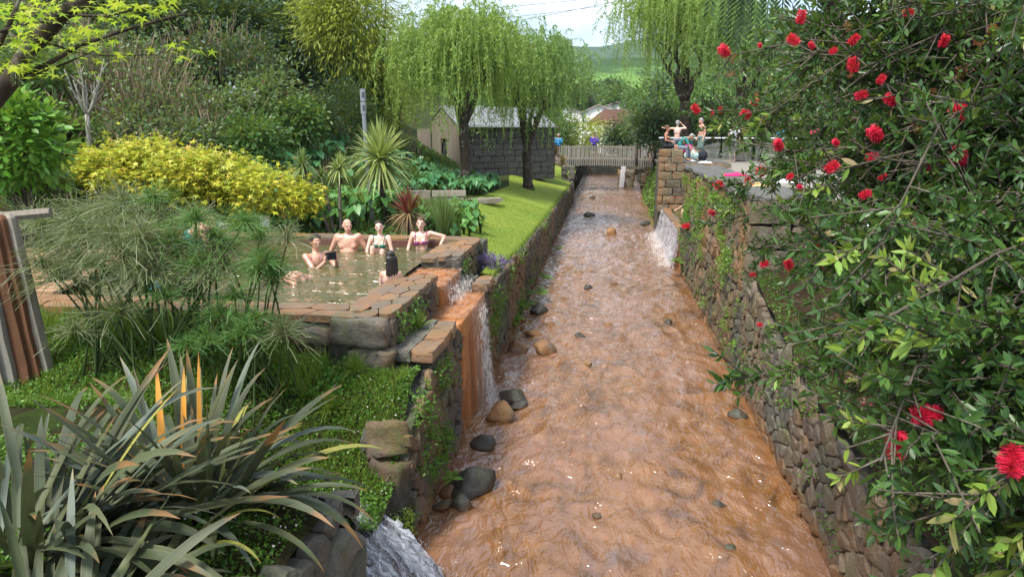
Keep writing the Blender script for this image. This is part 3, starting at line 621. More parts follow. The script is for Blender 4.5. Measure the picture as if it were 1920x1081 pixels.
o = ob('boulder', MB().rough((0, 0, 0), (.38, .26, .36), .06, 6).mesh(True), M['rubble_dark'], loc=(-2.1, 6.22, 1.08), rot=(R(-22), R(-5), R(8))); tag(o, 'grey rock resting on the large flat faced one', 'rock')
rock('boulder', (-2.15, 5.05, .38), .36, M['boulder_dark'], 'black wet rock in the white cascade', (1, .8, .9), 52)
rock('boulder', (-2.3, 4.72, 1.02), .3, M['rubble_grey'], 'mossy grey rock on top of the dry stone wall end', (1, .9, .6), 54)
rock('boulder', (-2.05, 4.75, .55), .34, M['rubble_grey'], 'tall grey rock left of the white cascade', (.7, .7, 1.3), 53)
# ================================================================== foliage materials
leafmat('willow', [(.17, .29, .05), (.25, .38, .07), (.34, .46, .1), (.21, .34, .09)], nscale=.7, trans=.4)
leafmat('willow_b', [(.15, .27, .07), (.23, .37, .11), (.19, .32, .08), (.28, .42, .13)], nscale=.7, trans=.4)
leafmat('dark_leaf', [(.018, .045, .015), (.03, .075, .02), (.045, .1, .03), (.025, .06, .025)], nscale=.6, trans=.2)
leafmat('mid_leaf', [(.04, .1, .02), (.07, .16, .03), (.1, .2, .04), (.05, .13, .03)], nscale=.8)
leafmat('bright_leaf', [(.08, .22, .02), (.12, .3, .03), (.17, .36, .05)], nscale=1)
leafmat('grey_leaf', [(.05, .1, .03), (.1, .18, .06), (.19, .26, .11), (.07, .14, .035), (.14, .2, .06)], nscale=1)
leafmat('bamboo_leaf', [(.24, .32, .03), (.36, .42, .05), (.44, .44, .07), (.18, .28, .04)], nscale=.35, trans=.35)
leafmat('gold_leaf', [(.5, .5, .03), (.62, .58, .05), (.4, .48, .04), (.66, .56, .05), (.5, .3, .04), (.3, .42, .04), (.55, .55, .05)], nscale=1.5, trans=.3, tint=(.25, .32, .03))
leafmat('maple_leaf', [(.22, .4, .02), (.36, .5, .03), (.5, .52, .04), (.3, .46, .02)], nscale=2, trans=.5, tint=(.2, .38, .02))
leafmat('taro_leaf', [(.06, .19, .045), (.1, .27, .06), (.14, .33, .06), (.08, .23, .08)], nscale=2, rough=.38, trans=.25)
leafmat('taro_far', [(.05, .17, .07), (.08, .24, .09), (.12, .3, .1), (.06, .2, .09)], nscale=2, rough=.38, trans=.2)
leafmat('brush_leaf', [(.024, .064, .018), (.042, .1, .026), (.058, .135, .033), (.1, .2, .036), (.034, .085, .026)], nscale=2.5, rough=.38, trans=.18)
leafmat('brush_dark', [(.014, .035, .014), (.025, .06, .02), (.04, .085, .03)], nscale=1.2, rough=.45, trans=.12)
leafmat('brush_young', [(.2, .34, .05), (.3, .4, .06), (.24, .42, .08), (.5, .35, .2)], nscale=2, rough=.4, trans=.35)
leafmat('papyrus', [(.09, .15, .05), (.14, .2, .07), (.2, .24, .1), (.32, .31, .19), (.12, .18, .06), (.4, .37, .26), (.16, .22, .09)], nscale=1.2, trans=.25)
leafmat('papyrus_fresh', [(.06, .17, .04), (.1, .23, .05), (.16, .26, .07)], nscale=1.2, trans=.25)
leafmat('cordyline', [(.3, .38, .08), (.45, .5, .2), (.2, .3, .05), (.5, .52, .24), (.16, .24, .04)], nscale=2, trans=.2)
leafmat('cordy_red', [(.3, .02, .03), (.2, .025, .04), (.1, .03, .04), (.36, .03, .05)], nscale=2, trans=.2, tint=(.16, .05, .05))
leafmat('cordy_dry', [(.3, .2, .1), (.22, .14, .08), (.36, .26, .12)], nscale=2, trans=.2)
leafmat('burgundy', [(.1, .012, .025), (.16, .02, .035), (.06, .02, .03)], nscale=2, trans=.2)
leafmat('reed', [(.1, .18, .05), (.16, .24, .07), (.22, .28, .1)], nscale=2, trans=.2)
leafmat('grass', [(.1, .2, .02), (.16, .28, .03), (.24, .34, .05), (.2, .22, .06)], nscale=1.4, trans=.3)
leafmat('clover', [(.04, .12, .015), (.07, .19, .02), (.11, .26, .03), (.16, .28, .04)], nscale=2.2, trans=.3)
leafmat('dry_twig', [(.18, .13, .08), (.3, .23, .14), (.12, .085, .05), (.22, .18, .11)], nscale=2, trans=.05)
leafmat('fern', [(.1, .24, .03), (.16, .32, .04), (.22, .34, .05)], nscale=2, trans=.35)
leafmat('fern_dark', [(.02, .05, .025), (.04, .09, .04)], nscale=1, trans=.2)
leafmat('flower_white', [(.7, .62, .66), (.75, .75, .72), (.6, .42, .5)], nscale=2, trans=.3, tint=(.7, .6, .65))
leafmat('flower_blue', [(.42, .48, .62), (.55, .6, .7)], nscale=2, trans=.2, tint=(.5, .55, .65))
leafmat('lavender', [(.1, .07, .2), (.16, .1, .3), (.2, .14, .32)], nscale=2, trans=.2)
leafmat('stamen', [(.7, .012, .05), (.8, .03, .1), (.6, .008, .035)], nscale=3, rough=.5, trans=.1, tint=(.6, .01, .06))
leafmat('stamen_old', [(.3, .1, .05), (.4, .12, .06), (.25, .14, .07)], nscale=3, rough=.6, trans=.2)
leafmat('petal', [(.35, .015, .06), (.25, .012, .04)], nscale=3)
def barkmat(name, a, b, lich=0, sc=9):
    t = NT(name); n1 = t.noise(sc, 8, .7, sc=(1, 1, .35)); n2 = t.noise(5, 6, .7); c = t.ramp(n1, [(.3, a), (.7, b)])
    if lich: c = t.mix(t.ramp(n2, [(.55, (0, 0, 0)), (.66, (lich,) * 3)]), c, (.33, .34, .27))
    M[name] = t.out(t.pbr(c, .9, .2, t.bump(n1, .9, .03)))
barkmat('bark', (.018, .014, .01), (.075, .058, .04), .5); barkmat('bark_pale', (.2, .19, .16), (.4, .38, .33), .6); barkmat('bark_brush', (.06, .05, .038), (.2, .17, .13), .4, 25)
barkmat('stem_green', (.025, .05, .015), (.07, .11, .03)); barkmat('bark_grey', (.06, .05, .04), (.16, .13, .1), .3)
def flaxmat(name, mid, edge, tipc, rough=.38):
    t = NT(name); a = t.t.nodes.new('ShaderNodeAttribute'); a.attribute_name = 'luv'; sx = t.t.nodes.new('ShaderNodeSeparateXYZ'); t.l(a.outputs['Vector'], sx.inputs[0])
    o = t.t.nodes.new('ShaderNodeObjectInfo')
    stripe = t.noise(1, 4, .6, vec=a.outputs['Vector'], sc=(16, .5, 1))
    c = t.ramp(o.outputs['Random'], [(0, tuple(x * .65 for x in mid)), (.45, mid), (.7, tuple(x * 1.35 for x in mid)), (1, (mid[0] * 1.7, mid[1] * 1.45, mid[2] * 1.1))])
    c = t.mix(t.math('MULTIPLY', stripe, .6), c, tuple(x * 1.7 for x in mid))
    ed = t.math('ABSOLUTE', t.math('SUBTRACT', sx.outputs['X'], .5)); c = t.mix(t.ramp(ed, [(.4, (0, 0, 0)), (.47, (.8, .8, .8))]), c, edge)
    sp_ = t.noise(1, 5, .7, vec=a.outputs['Vector'], sc=(5, 22, 1)); tipf = t.ramp(t.math('ADD', sx.outputs['Y'], t.math('MULTIPLY', t.noise(3, 4), .4)), [(1.08, (0, 0, 0)), (1.22, (.9, .9, .9))]) if False else t.ramp(t.math('MULTIPLY', sx.outputs['Y'], t.math('ADD', t.noise(2.1, 3), .5)), [(.86, (0, 0, 0)), (.98, (.85, .85, .85))])
    c = t.mix(tipf, c, tipc); c = t.mix(t.ramp(sp_, [(.7, (0, 0, 0)), (.76, (.7, .7, .7))]), c, (.05, .035, .02))
    p = t.pbr(c, rough, .5, t.bump(stripe, .25, .01)); tr = t.t.nodes.new('ShaderNodeBsdfTranslucent'); t.l(c, tr.inputs['Color']); ms = t.t.nodes.new('ShaderNodeMixShader'); ms.inputs[0].default_value = .18
    t.l(p, ms.inputs[1]); t.l(tr.outputs[0], ms.inputs[2]); M[name] = t.out(ms.outputs[0])
flaxmat('flax', (.05, .066, .028), (.12, .115, .055), (.26, .13, .04), .55); flaxmat('flax_yellow', (.24, .25, .05), (.45, .3, .05), (.45, .2, .05)); flaxmat('flax_orange', (.55, .25, .04), (.6, .35, .06), (.2, .08, .03)); flaxmat('flax_blue', (.075, .1, .07), (.13, .14, .09), (.25, .2, .1), .5)

# ================================================================== plant builders
def crown_pts(c, r, ncl, nl, clr, shell=.55):
    """clumped leaf positions inside an ellipsoid; returns P, outward D"""
    d = rdir(ncl); rad = rng.uniform(shell ** 3, 1, ncl) ** (1 / 3); CC = d * rad[:, None] * r * rng.uniform(.82, 1.12, (ncl, 1))
    off = rng.normal(size=(ncl, nl, 3)) * clr * rng.uniform(.6, 1.3, (ncl, 1, 1)); P = (CC[:, None] + off).reshape(-1, 3)
    D = unit(P / (np.array(r) ** 1.0) + .6 * unit(off).reshape(-1, 3)); return P + np.array(c), D
def leaves_mesh(P, D, ln, wd, T=LEAF2, droop=.3, spread=.7, upb=.6):
    n = len(P); Dd = unit(D + spread * rdir(n) + np.array([0, 0, -droop])); U = unit(rdir(n) + np.array([0, 0, upb * 2]))
    V, F = scatter(T, P, Dd, U, ln * rng.uniform(.7, 1.25, n), wd * rng.uniform(.7, 1.25, n)); return V, F
def limb(p0, p1, sag=.0, k=6, wob=.06):
    p0 = np.array(p0, float); p1 = np.array(p1, float); t = np.linspace(0, 1, k)[:, None]; l = np.linalg.norm(p1 - p0)
    P = p0 + (p1 - p0) * t; P[:, 2] += sag * l * (t[:, 0] * (1 - t[:, 0])) * 4; P[1:-1] += rng.normal(0, wob * l / k, (k - 2, 3)); return P
def shrub(name, label, cat, c, r, mat, ln, wd, ncl, nl, group=None, T=LEAF2, base=None, bark='bark', droop=.3, clr=None, extra=None, shell=.5, stems=5, spread=.7):
    c = np.array(c, float); r = np.array(r, float); bz = base if base is not None else np.array([c[0], c[1], min(float(gz(c[0], c[1])), c[2] - .2 * r[2])])
    root = thing(name, bz, label, cat, group); b = MB(); h = c[2] - bz[2]
    for k in range(stems):
        e = c + rdir(1)[0] * r * rng.uniform(.35, .8); e[2] = max(e[2], bz[2] + .25 * h); b.tube(limb(bz + rng.normal(0, .05, 3) * (1, 1, 0), e, .12), np.linspace(max(.02, .05 * r[2]), .012, 6), 6)
    ob('trunk', b.mesh(True), M[bark], root)
    P, D = crown_pts(c, r, ncl, nl, clr if clr else .2 * float(np.mean(r)), shell); keep = P[:, 2] > bz[2] + .02; P, D = P[keep], D[keep]
    V, F = leaves_mesh(P, D, ln, wd, T, droop, spread); ob('crown', mesh_np(V, [F]), M[mat], root)
    if extra:
        m2, n2, s2, T2 = extra; P2, D2 = crown_pts(c, r * 1.02, n2, 5, s2 * .8, .95); V, F = leaves_mesh(P2, D2, s2, s2 * .8, T2, 0, .4); ob('flowers' if 'flower' in m2 else 'coloured_leaves', mesh_np(V, [F]), M[m2], root)
    return root
def pshrub(name, label, cat, px, py, yd, rx, ry, mat, ln, wd, ncl, nl, group=None, dep=.8, **k):
    c = aty(px, py, yd); s = np.dot(c - CAM, _f) / FPX; return shrub(name, label, cat, c, (rx * s, rx * s * dep, ry * s), mat, ln, wd, ncl, nl, group, **k)

def willow(label, base, fork, tips, c, r, zlow, ns, mat, seed, tr=.2):
    root = thing('willow_tree', base, label, 'willow', 'weeping willows'); base = np.array(base, float); fork = np.array(fork, float); b = MB()
    b.tube(limb(base, fork, 0, 7, .04), np.interp(np.linspace(0, 1, 7), [0, .12, 1], [tr * 1.5, tr * 1.05, tr * .95]), 10)
    for e in tips:
        e = np.array(e, float); P = limb(fork - (0, 0, .15), e, .06, 8, .1); b.tube(P, np.linspace(tr * .6, tr * .2, 8), 8)
        for q in range(4):
            s_ = P[rng.integers(4, 8)]; d = np.array([*(rdir(1)[0][:2] * .9), rng.uniform(.3, 1.1)]); b.tube(limb(s_, s_ + d * rng.uniform(.8, 1.6) * r[0] / 3, .15), np.linspace(tr * .25, .015, 6), 6)
    ob('trunk', b.mesh(True), M['bark'], root)
    c = np.array(c, float); r = np.array(r, float); n = ns
    th = rng.uniform(0, 2 * math.pi, n); rho = np.sqrt(rng.uniform(.02, 1, n)); lump = 1 + .16 * np.sin(th * 3 + seed) + .1 * np.sin(th * 7 + seed * 2)
    out = np.stack([np.cos(th), np.sin(th), 0 * th], 1); S = c + np.stack([np.cos(th) * rho * r[0] * lump, np.sin(th) * rho * r[1] * lump, r[2] * np.sqrt(1 - .92 * rho ** 2) * rng.uniform(.2, 1.0, n) ** .6], 1)
    ng = ns // 24; gi = rng.integers(0, ng, n); S = S * .5 + S[gi] * .5 + rng.normal(0, .12, S.shape) + (rng.normal(0, 1, (ng, 3)) * (.3, .3, .38))[gi]   # strands hang in tresses
    K = 44; t = np.linspace(0, 1, K)[None]; Ln = .45 + 4.0 * rng.beta(1.1, 1.9, n) * (.1 + .9 * rho ** 2); Ln = np.minimum(Ln, S[:, 2] - zlow - (1.1 * (1 + np.sin(th * 2.3 + seed)) * .5 + .5 * rng.uniform(0, 1, n)) * rng.uniform(0, 1.6, n)); Ln = np.maximum(Ln, .35)
    ow = rng.uniform(.15, .75, n)
    P = S[:, None] + out[:, None] * (ow[:, None] * (1 - np.exp(-3 * t)))[..., None]; P = P + np.array([0, 0, 1.0]) * ((np.where(rng.uniform(size=n) < .25, .55, .2)[:, None] * np.sin(np.minimum(t * 4, math.pi)) - t ** 1.15 * Ln[:, None]))[..., None]
    P = P + .05 * np.stack([np.sin(t * 9 + th[:, None] * 31), np.cos(t * 8 + th[:, None] * 17), 0 * t * th[:, None]], -1) * t[..., None]
    Pf = P.reshape(-1, 3); m = len(Pf); D = unit(np.array([0, 0, -1.0]) * rng.uniform(.3, 1.2, (m, 1)) + rdir(m) * .75)
    V1, F1 = scatter(LEAF2, Pf, D, rdir(m), rng.uniform(.1, .2, m), rng.uniform(.024, .046, m))
    side = unit(np.cross(out, [0, 0, 1.0])); V2, F2 = ribbons(P[:, ::6], np.full((n, len(range(0, K, 6))), .006), side)
    V, F = join([(V1, F1), (V2, F2)]); ob('crown', mesh_np(V, F), M[mat], root)
    return root

def rosette(P0, n, ln, wd, mat, lo=-50, hi=85, droop=.35, seg=5, parent=None, name='crown', up=0):
    az = rng.uniform(0, 2 * math.pi, n); el = np.radians(rng.uniform(lo, hi, n)); d = np.stack([np.cos(el) * np.cos(az), np.cos(el) * np.sin(az), np.sin(el)], 1)
    L_ = ln * rng.uniform(.75, 1.1, n); t = np.linspace(0, 1, seg + 1)[None]; P = np.array(P0)[None, None] + d[:, None] * (L_[:, None] * t)[..., None]
    P[:, :, 2] += -(droop * rng.uniform(.4, 1.3, n) * L_ * np.cos(el))[:, None] * t ** 2.2 + up * t
    W = wd * np.array([.55, 1, 1, .85, .55, .06])[:seg + 1] if seg == 5 else wd * np.interp(np.linspace(0, 1, seg + 1), [0, .3, .7, 1], [.6, 1, .8, .06])
    side = unit(np.cross(d, rdir(n) * .4 + np.array([0, 0, 1.0])))
    V, F = ribbons(P, np.broadcast_to(W, (n, seg + 1)) * rng.uniform(.8, 1.2, (n, 1)), side); return ob(name, mesh_np(V, [F]), M[mat], parent)

# ------------------------------------------------------------------ flax
def flax_leaf(p, az, el, ln, wd, bend, twist, mat, root, seg=11):
    d = np.array([math.cos(az) * math.cos(el), math.sin(az) * math.cos(el), math.sin(el)]); P = [np.zeros(3)]; cur = d.copy(); st = ln / seg
    sidev = np.cross(d, [0, 0, 1.0]); sidev /= np.linalg.norm(sidev) + 1e-6
    for i in range(seg):
        tt = (i + 1) / seg; g = bend * (tt ** 1.6) * 1.6 / seg * 3; cur = cur + np.array([0, 0, -g]); cur /= np.linalg.norm(cur); P.append(P[-1] + cur * st)
    P = np.array(P); T = np.gradient(P, axis=0); T = unit(T); V = []; UV = []
    for i in range(seg + 1):
        t = i / seg; w = wd * float(np.interp(t, [0, .12, .45, .75, .92, 1], [.62, .7, 1, .8, .38, .02])); N = np.cross(sidev, T[i]); a = twist * t
        s_ = sidev * math.cos(a) + N * math.sin(a); n_ = np.cross(T[i], s_) * -1; ke = .55 * float(np.interp(t, [0, .3, 1], [1, .5, .2]))
        V += [P[i] - s_ * w / 2 + n_ * w * ke / 2, P[i] - s_ * w * .25 + n_ * w * ke / 5, P[i], P[i] + s_ * w * .25 + n_ * w * ke / 5, P[i] + s_ * w / 2 + n_ * w * ke / 2]; UV += [(q, t) for q in (0, .25, .5, .75, 1)]
    V = np.array(V); F = []
    for i in range(seg):
        for q in range(4): a = i * 5 + q; F.append((a, a + 1, a + 6, a + 5))
    me = mesh_np(V, [np.array(F)], True, np.array(UV)); return ob('leaf', me, M[mat], root, loc=p)
def flax(label, p, n, ln, seed, az_c=0, az_s=math.pi, el=(35, 85), bias=None):
    root = thing('flax_plant', p, label, 'flax plant', 'flax plants in the near left corner')
    for k in range(n):
        az = az_c + rng.uniform(-az_s, az_s); e_ = R(rng.uniform(*el)); q = np.array(p) + np.array([math.cos(az), math.sin(az), 0]) * rng.uniform(.02, .2) + np.array([rng.normal(0, .08), rng.normal(0, .08), 0])
        m = rng.choice(['flax', 'flax', 'flax', 'flax', 'flax', 'flax_blue', 'flax_yellow' if rng.uniform() < .14 else 'flax'])
        flax_leaf(q, az, e_, ln * rng.uniform(.65, 1.3), rng.uniform(.04, .076), (.08 + .8 * rng.beta(1.3, 1.5)) * (1.45 - math.sin(e_)) * 1.15, rng.normal(0, .5), m, root)
    return root
fA = flax('big olive flax in the near left with orange dying blades', (-2.72, 3.95, 1.6), 150, .95, 1, R(20), R(180), (8, 68))
fB = flax('olive flax at the left edge with long leaning blades', (-3.3, 3.25, 1.62), 115, 1.15, 2, R(30), R(110), (12, 62))
fC = flax('drooping flax at the bottom left corner', (-2.55, 2.55, 1.62), 60, .9, 3, R(50), R(100), (8, 48))
for (az, el, ln, m, q) in ((100, 78, .9, 'flax_orange', (-2.88, 4.1)), (85, 84, 1.0, 'flax_orange', (-2.78, 4.15)), (120, 72, .95, 'flax_orange', (-2.95, 4.0)), (20, 35, .62, 'flax_yellow', (-2.5, 3.55)), (-10, 30, .55, 'flax_yellow', (-2.42, 3.45)), (35, 40, .8, 'flax', (-2.5, 3.7))):
    flax_leaf((q[0], q[1], 1.62), R(az), R(el), ln, .05, .12 if el > 60 else .75, .3, m, fA)

# ------------------------------------------------------------------ papyrus
def umbel_geo(p, r, n, up=.5):
    az = rng.uniform(0, 2 * math.pi, n); el = np.radians(rng.uniform(0, 88, n)); d = np.stack([np.cos(el) * np.cos(az), np.cos(el) * np.sin(az), np.sin(el)], 1); L_ = r * rng.uniform(.6, 1.15, n); k = 7; t = np.linspace(0, 1, k)[None]
    P = np.array(p)[None, None] + d[:, None] * (L_[:, None] * t)[..., None]; dr = rng.uniform(.15, .8, n) * L_
    P[:, :, 2] -= dr[:, None] * t ** 2.1; P[:, :, :2] += (d[:, None, :2] * (.25 * L_[:, None] * t ** 2)[..., None])
    P += rng.normal(0, .012, P.shape) * t[..., None]
    return ribbons(P, np.full((n, k), .0024), unit(np.cross(d, rdir(n))))
def papyrus(label, base, ums, n=120, mats=('papyrus',), spread=.25):
    root = thing('papyrus_plant', base, label, 'papyrus', 'papyrus clumps before the pool'); pass
    for (u, r) in ums:
        u = np.array(u, float); f_ = np.array(base) + np.array([rng.normal(0, spread), rng.normal(0, spread), 0]); f_[2] = float(gz(f_[0], f_[1])) - .02
        P = limb(f_, u, .05, 7, .02); sm = ob('stem', MB().tube(P, np.linspace(.013, .007, 7), 6).mesh(True), M['stem_green'], root)
        V, F = umbel_geo(u, r, int(n * rng.uniform(.75, 1.25))); uo = ob('umbel', mesh_np(V - u, [F]), M[mats[rng.integers(len(mats))]], root, loc=u); part('flower_head', MB().ellip((0, 0, 0), (.018, .018, .03), 7, 5).mesh(True), M['cordy_dry'], uo)
    return root
EX = [(rng.uniform(60, 540), rng.uniform(375, 600)) for _ in range(22)]
def um(px, py, yd, rp): p = aty(px, py, yd); return (p, rp * np.dot(p - CAM, _f) / FPX)
papyrus('shaggy pale papyrus clump beside the timber posts', (-4.75, 6.1, 1.5), [um(160, 453, 6.1, 95), (um(140, 420, 6.3, 80)), um(200, 400, 6.5, 90), um(233, 385, 6.4, 90), um(265, 443, 6.0, 85), um(180, 500, 6.0, 70), um(300, 410, 6.5, 80), um(110, 440, 6.5, 70), um(230, 480, 5.9, 75), um(140, 623, 5.8, 50), um(90, 470, 6.5, 60), um(60, 420, 6.6, 70), um(170, 430, 6.4, 90), um(280, 480, 6.1, 75), um(130, 500, 6.2, 70), um(210, 440, 6.1, 85)] + [um(x, y, 5.9 + rng.uniform(0, .7), rng.uniform(50, 85)) for x, y in EX if x < 230], 215, ('papyrus',), .16)
papyrus('middle papyrus clump with crossing stems before the pool', (-4.15, 6.15, 1.5), [um(320, 457, 6.2, 80), um(367, 417, 6.6, 55), um(285, 517, 6.0, 70), um(387, 523, 6.0, 45), um(350, 480, 6.3, 65), um(460, 420, 6.0, 55), um(310, 560, 5.9, 60), um(420, 500, 6.2, 50), um(370, 500, 6.1, 60)] + [um(x, y, 5.9 + rng.uniform(0, .6), rng.uniform(50, 80)) for x, y in EX if 230 <= x < 400], 215, ('papyrus', 'papyrus_fresh'), .22)
papyrus('fresh green papyrus clump at the right, low by the pool wall', (-3.5, 6.25, 1.5), [um(500, 493, 6.3, 70), um(487, 510, 6.2, 60), um(510, 517, 6.25, 60), um(440, 560, 6.1, 50), um(417, 592, 6.0, 55), um(533, 625, 6.1, 60), um(457, 628, 5.9, 55), um(480, 600, 6.0, 50), um(390, 640, 5.9, 55), um(350, 650, 5.8, 50)] + [um(x, max(y, 450), 5.9 + rng.uniform(0, .5), rng.uniform(45, 70)) for x, y in EX if x >= 400], 210, ('papyrus_fresh', 'papyrus_fresh', 'papyrus'), .2)

# ------------------------------------------------------------------ taro beds
def taro_leaf_mesh(seed):
    a = np.linspace(-160, 160, 13); rad = np.array([.42, .5, .48, .5, .54, .66, 1.0, .66, .54, .5, .48, .5, .42]); V = [(0, 0, 0)]
    for i, (g, r_) in enumerate(zip(a, rad)): x = math.sin(R(g)) * r_ * .85; y = math.cos(R(g)) * r_; V.append((x, y, .12 * abs(x) - .22 * max(0, y) ** 2 + .03 * math.sin(i * 2.1 + seed)))
    F = [(0, i + 1, i) for i in range(1, 13)]; return mesh_np(np.array(V), [np.array(F)], False)
TL = [taro_leaf_mesh(k) for k in range(3)]; TLF = [m.copy() for m in TL]
for m in TL: m.materials.append(M['taro_leaf'])
for m in TLF: m.materials.append(M['taro_far'])
def taro_proto(meshes, h, s, nl, label, group):
    root = thing('taro_plant', (0, 0, -50), label, 'taro', group); b = MB()
    for k in range(nl):
        az = 2 * math.pi * k / nl + rng.uniform(-.4, .4); rr = rng.uniform(.1, .34) * h; hh = h * rng.uniform(.6, 1.05); e = np.array([math.cos(az) * rr, math.sin(az) * rr, hh])
        b.tube([(0, 0, 0), e * (.35, .35, .6), e], [.018, .013, .009], 5)
        o = bpy.data.objects.new('leaf', meshes[k % 3]); col.objects.link(o); o.parent = root; o.location = e; sc = s * rng.uniform(.75, 1.2); o.scale = (sc, sc, sc); o.rotation_euler = (R(rng.uniform(-70, -10)), R(rng.uniform(-20, 20)), az - math.pi / 2 + rng.uniform(-.5, .5))
    part('stalks', b.mesh(True), M['stem_green'], root); return root
def bed(protos, spots, label, group):
    for k, (x, y, sc) in enumerate(spots):
        p = protos[k % len(protos)]
        if p.get('_used'): o = copy_tree(p)
        else: o = p
        p['_used'] = 1
        o.location = (x, y, float(gz(x, y)) - .03); o.rotation_euler = (0, 0, rng.uniform(0, 6.28)); o.scale = (sc, sc, sc)
    for p in protos: del p['_used']
def dedup(o):
    if '_used' in o: del o['_used']
g1_, l1_ = 'taro plants close behind the pool', 'green heart leaved taro plant in the bed close behind the pool'
pa = [taro_proto(TL, .62, .2, 7, l1_, g1_) for _ in range(3)]
spots = [(rng.uniform(-7.0, -4.2), rng.uniform(13.3, 17.5), rng.uniform(.8, 1.25)) for _ in range(60)] + [(rng.uniform(-3.7, -2.75), rng.uniform(13.4, 17), rng.uniform(.65, 1.0)) for _ in range(24)]
bed(pa, spots, l1_, g1_)
g2_, l2_ = 'taro plants on the slope by the hut', 'blue green taro plant in the far bed before the hut'
pb = [taro_proto(TLF, .6, .24, 7, l2_, g2_) for _ in range(3)]
spots = [(rng.uniform(-9.5, -5.6), rng.uniform(20.5, 27.5), rng.uniform(.8, 1.2)) for _ in range(90)] + [(rng.uniform(-5.4, -3.9), rng.uniform(22.5, 26.8), rng.uniform(.7, 1.0)) for _ in range(44)] + [(rng.uniform(-11, -7.6), rng.uniform(16, 20.5), rng.uniform(.8, 1.2)) for _ in range(50)]
bed(pb, spots, l2_, g2_)
for o in bpy.data.objects: dedup(o)

# ------------------------------------------------------------------ cordylines and small plants behind the pool
c = aty(712, 300, 14.2); r = thing('cordyline', (c[0], c[1], 2.0), 'tall yellow striped cordyline with a spiky round head behind the pool', 'cordyline')
ob('trunk', MB().tube(limb((c[0] + .06, c[1], 2.0), c, 0, 6, .03), np.linspace(.075, .06, 6), 8).mesh(True), M['bark'], r); rosette(c, 330, .9, .02, 'cordyline', -55, 88, .4, parent=r)
c = aty(766, 400, 13.4); r = thing('cordyline', (c[0], c[1], 2.0), 'red cordyline with crimson heart behind the woman in green', 'cordyline')
ob('trunk', MB().tube(limb((c[0], c[1], 2.0), c, 0, 4, .02), .05, 7).mesh(True), M['bark'], r); rosette(c, 120, .55, .014, 'cordy_red', 25, 88, .15, parent=r); rosette(c, 110, .5, .014, 'cordy_dry', -70, 15, .35, parent=r, name='dry_leaves')
r = thing('reed_clump', (-3.15, 13.3, 2.0), 'upright green reed clump behind the floral bikini', 'reeds'); rosette((-3.15, 13.3, 1.98), 260, .98, .007, 'reed', 62, 88, .06, parent=r, name='blades')
for k, (tx, ty, bx, lab) in enumerate(((567, 310, 622, 'leftmost slim young dracaena with a pale green tuft'), (636, 318, 640, 'rightmost slim young dracaena with a pale green tuft'), (602, 330, 628, 'small middle dracaena with a narrow tuft'), (575, 395, 610, 'low leaning dracaena with dark stem behind the man with the camera'))):
    e = aty(tx, ty, 13.6 + .1 * k); f_ = aty(bx, 440, 13.4); f_[2] = 2.0; r = thing('young_dracaena', f_, lab, 'dracaena', 'slim dracaenas behind the pool'); ob('trunk', MB().tube(limb(f_, e, .05, 6, .03), np.linspace(.04, .03, 6), 7).mesh(True), M['bark_grey'], r); rosette(e, 130 if k < 2 else 60, .42 if k < 2 else .3, .012, 'reed' if k != 1 else 'cordyline', -20, 88, .8, parent=r)
r = shrub('lavender', 'purple lavender tuft on the lawn corner by the pool wall', 'lavender', (-2.02, 12.3, 1.75), (.28, .22, .13), 'lavender', .1, .02, 60, 8, droop=-.5, stems=4)
for k, (px, py) in enumerate(((1023, 283), (1039, 290), (1054, 305))):
    c = aty(px, py, 39 + k); r = thing('cordyline', (c[0], c[1], float(gz(c[0], c[1]))), ('tallest burgundy cordyline near the bridge end', 'middle burgundy cordyline near the bridge end', 'small bronze cordyline on the lawn by the bridge')[k], 'cordyline'); ob('trunk', MB().tube(limb((c[0], c[1], float(gz(c[0], c[1]))), c, 0, 4, .02), .05, 6).mesh(True), M['bark'], r); rosette(c, 70, .75 if k < 2 else .6, .03, 'burgundy' if k < 2 else 'cordy_dry', -20, 85, .4, parent=r)

# golden maple shrub and neighbours
def multi_shrub(name, label, cat, blobs, mat, ln, wd, dens, T=LEAF2, bark='bark', droop=.1, group=None, base=None, nl=9, clr=.16, flat=1.0):
    b0 = blobs[0]; bz = base if base is not None else np.array([b0[0][0], b0[0][1], float(gz(b0[0][0], b0[0][1]))]); root = thing(name, bz, label, cat, group); b = MB(); geo = []
    for c, r in blobs:
        c = np.array(c, float); r = np.array(r, float); b.tube(limb(bz, c, .1, 7), np.linspace(.06, .02, 7), 6)
        for q in range(4): e = c + rdir(1)[0] * r * .8; b.tube(limb(c, e, .05), np.linspace(.02, .008, 6), 5)
        P, D = crown_pts(c, r, int(dens * r[0] * r[2] * 10), nl, clr, .6); geo.append(leaves_mesh(P, D * np.array([1, 1, flat]), ln, wd, T, droop, .6, 1.2))
    ob('trunk', b.mesh(True), M[bark], root); V, F = join(geo); ob('crown', mesh_np(V, F), M[mat], root); return root
Bl = lambda px, py, yd, rx, ry, dep=.8: (aty(px, py, yd), np.array([rx, rx * dep, ry]) * np.dot(aty(px, py, yd) - CAM, _f) / FPX)
multi_shrub('golden_maple', 'wide golden yellow maple shrub behind the pool', 'shrub', [Bl(330, 330, 13.6, 100, 46), Bl(235, 320, 13.6, 80, 48), Bl(160, 335, 13.4, 55, 24), Bl(420, 330, 13.6, 80, 38), Bl(500, 355, 13.4, 75, 38), Bl(560, 370, 13.2, 38, 24), Bl(275, 290, 13.8, 55, 26), Bl(190, 305, 13.7, 50, 20), Bl(370, 302, 13.5, 40, 18)], 'gold_leaf', .115, .115, 40, MAPLE, droop=.25, flat=.35, nl=12, clr=.13)
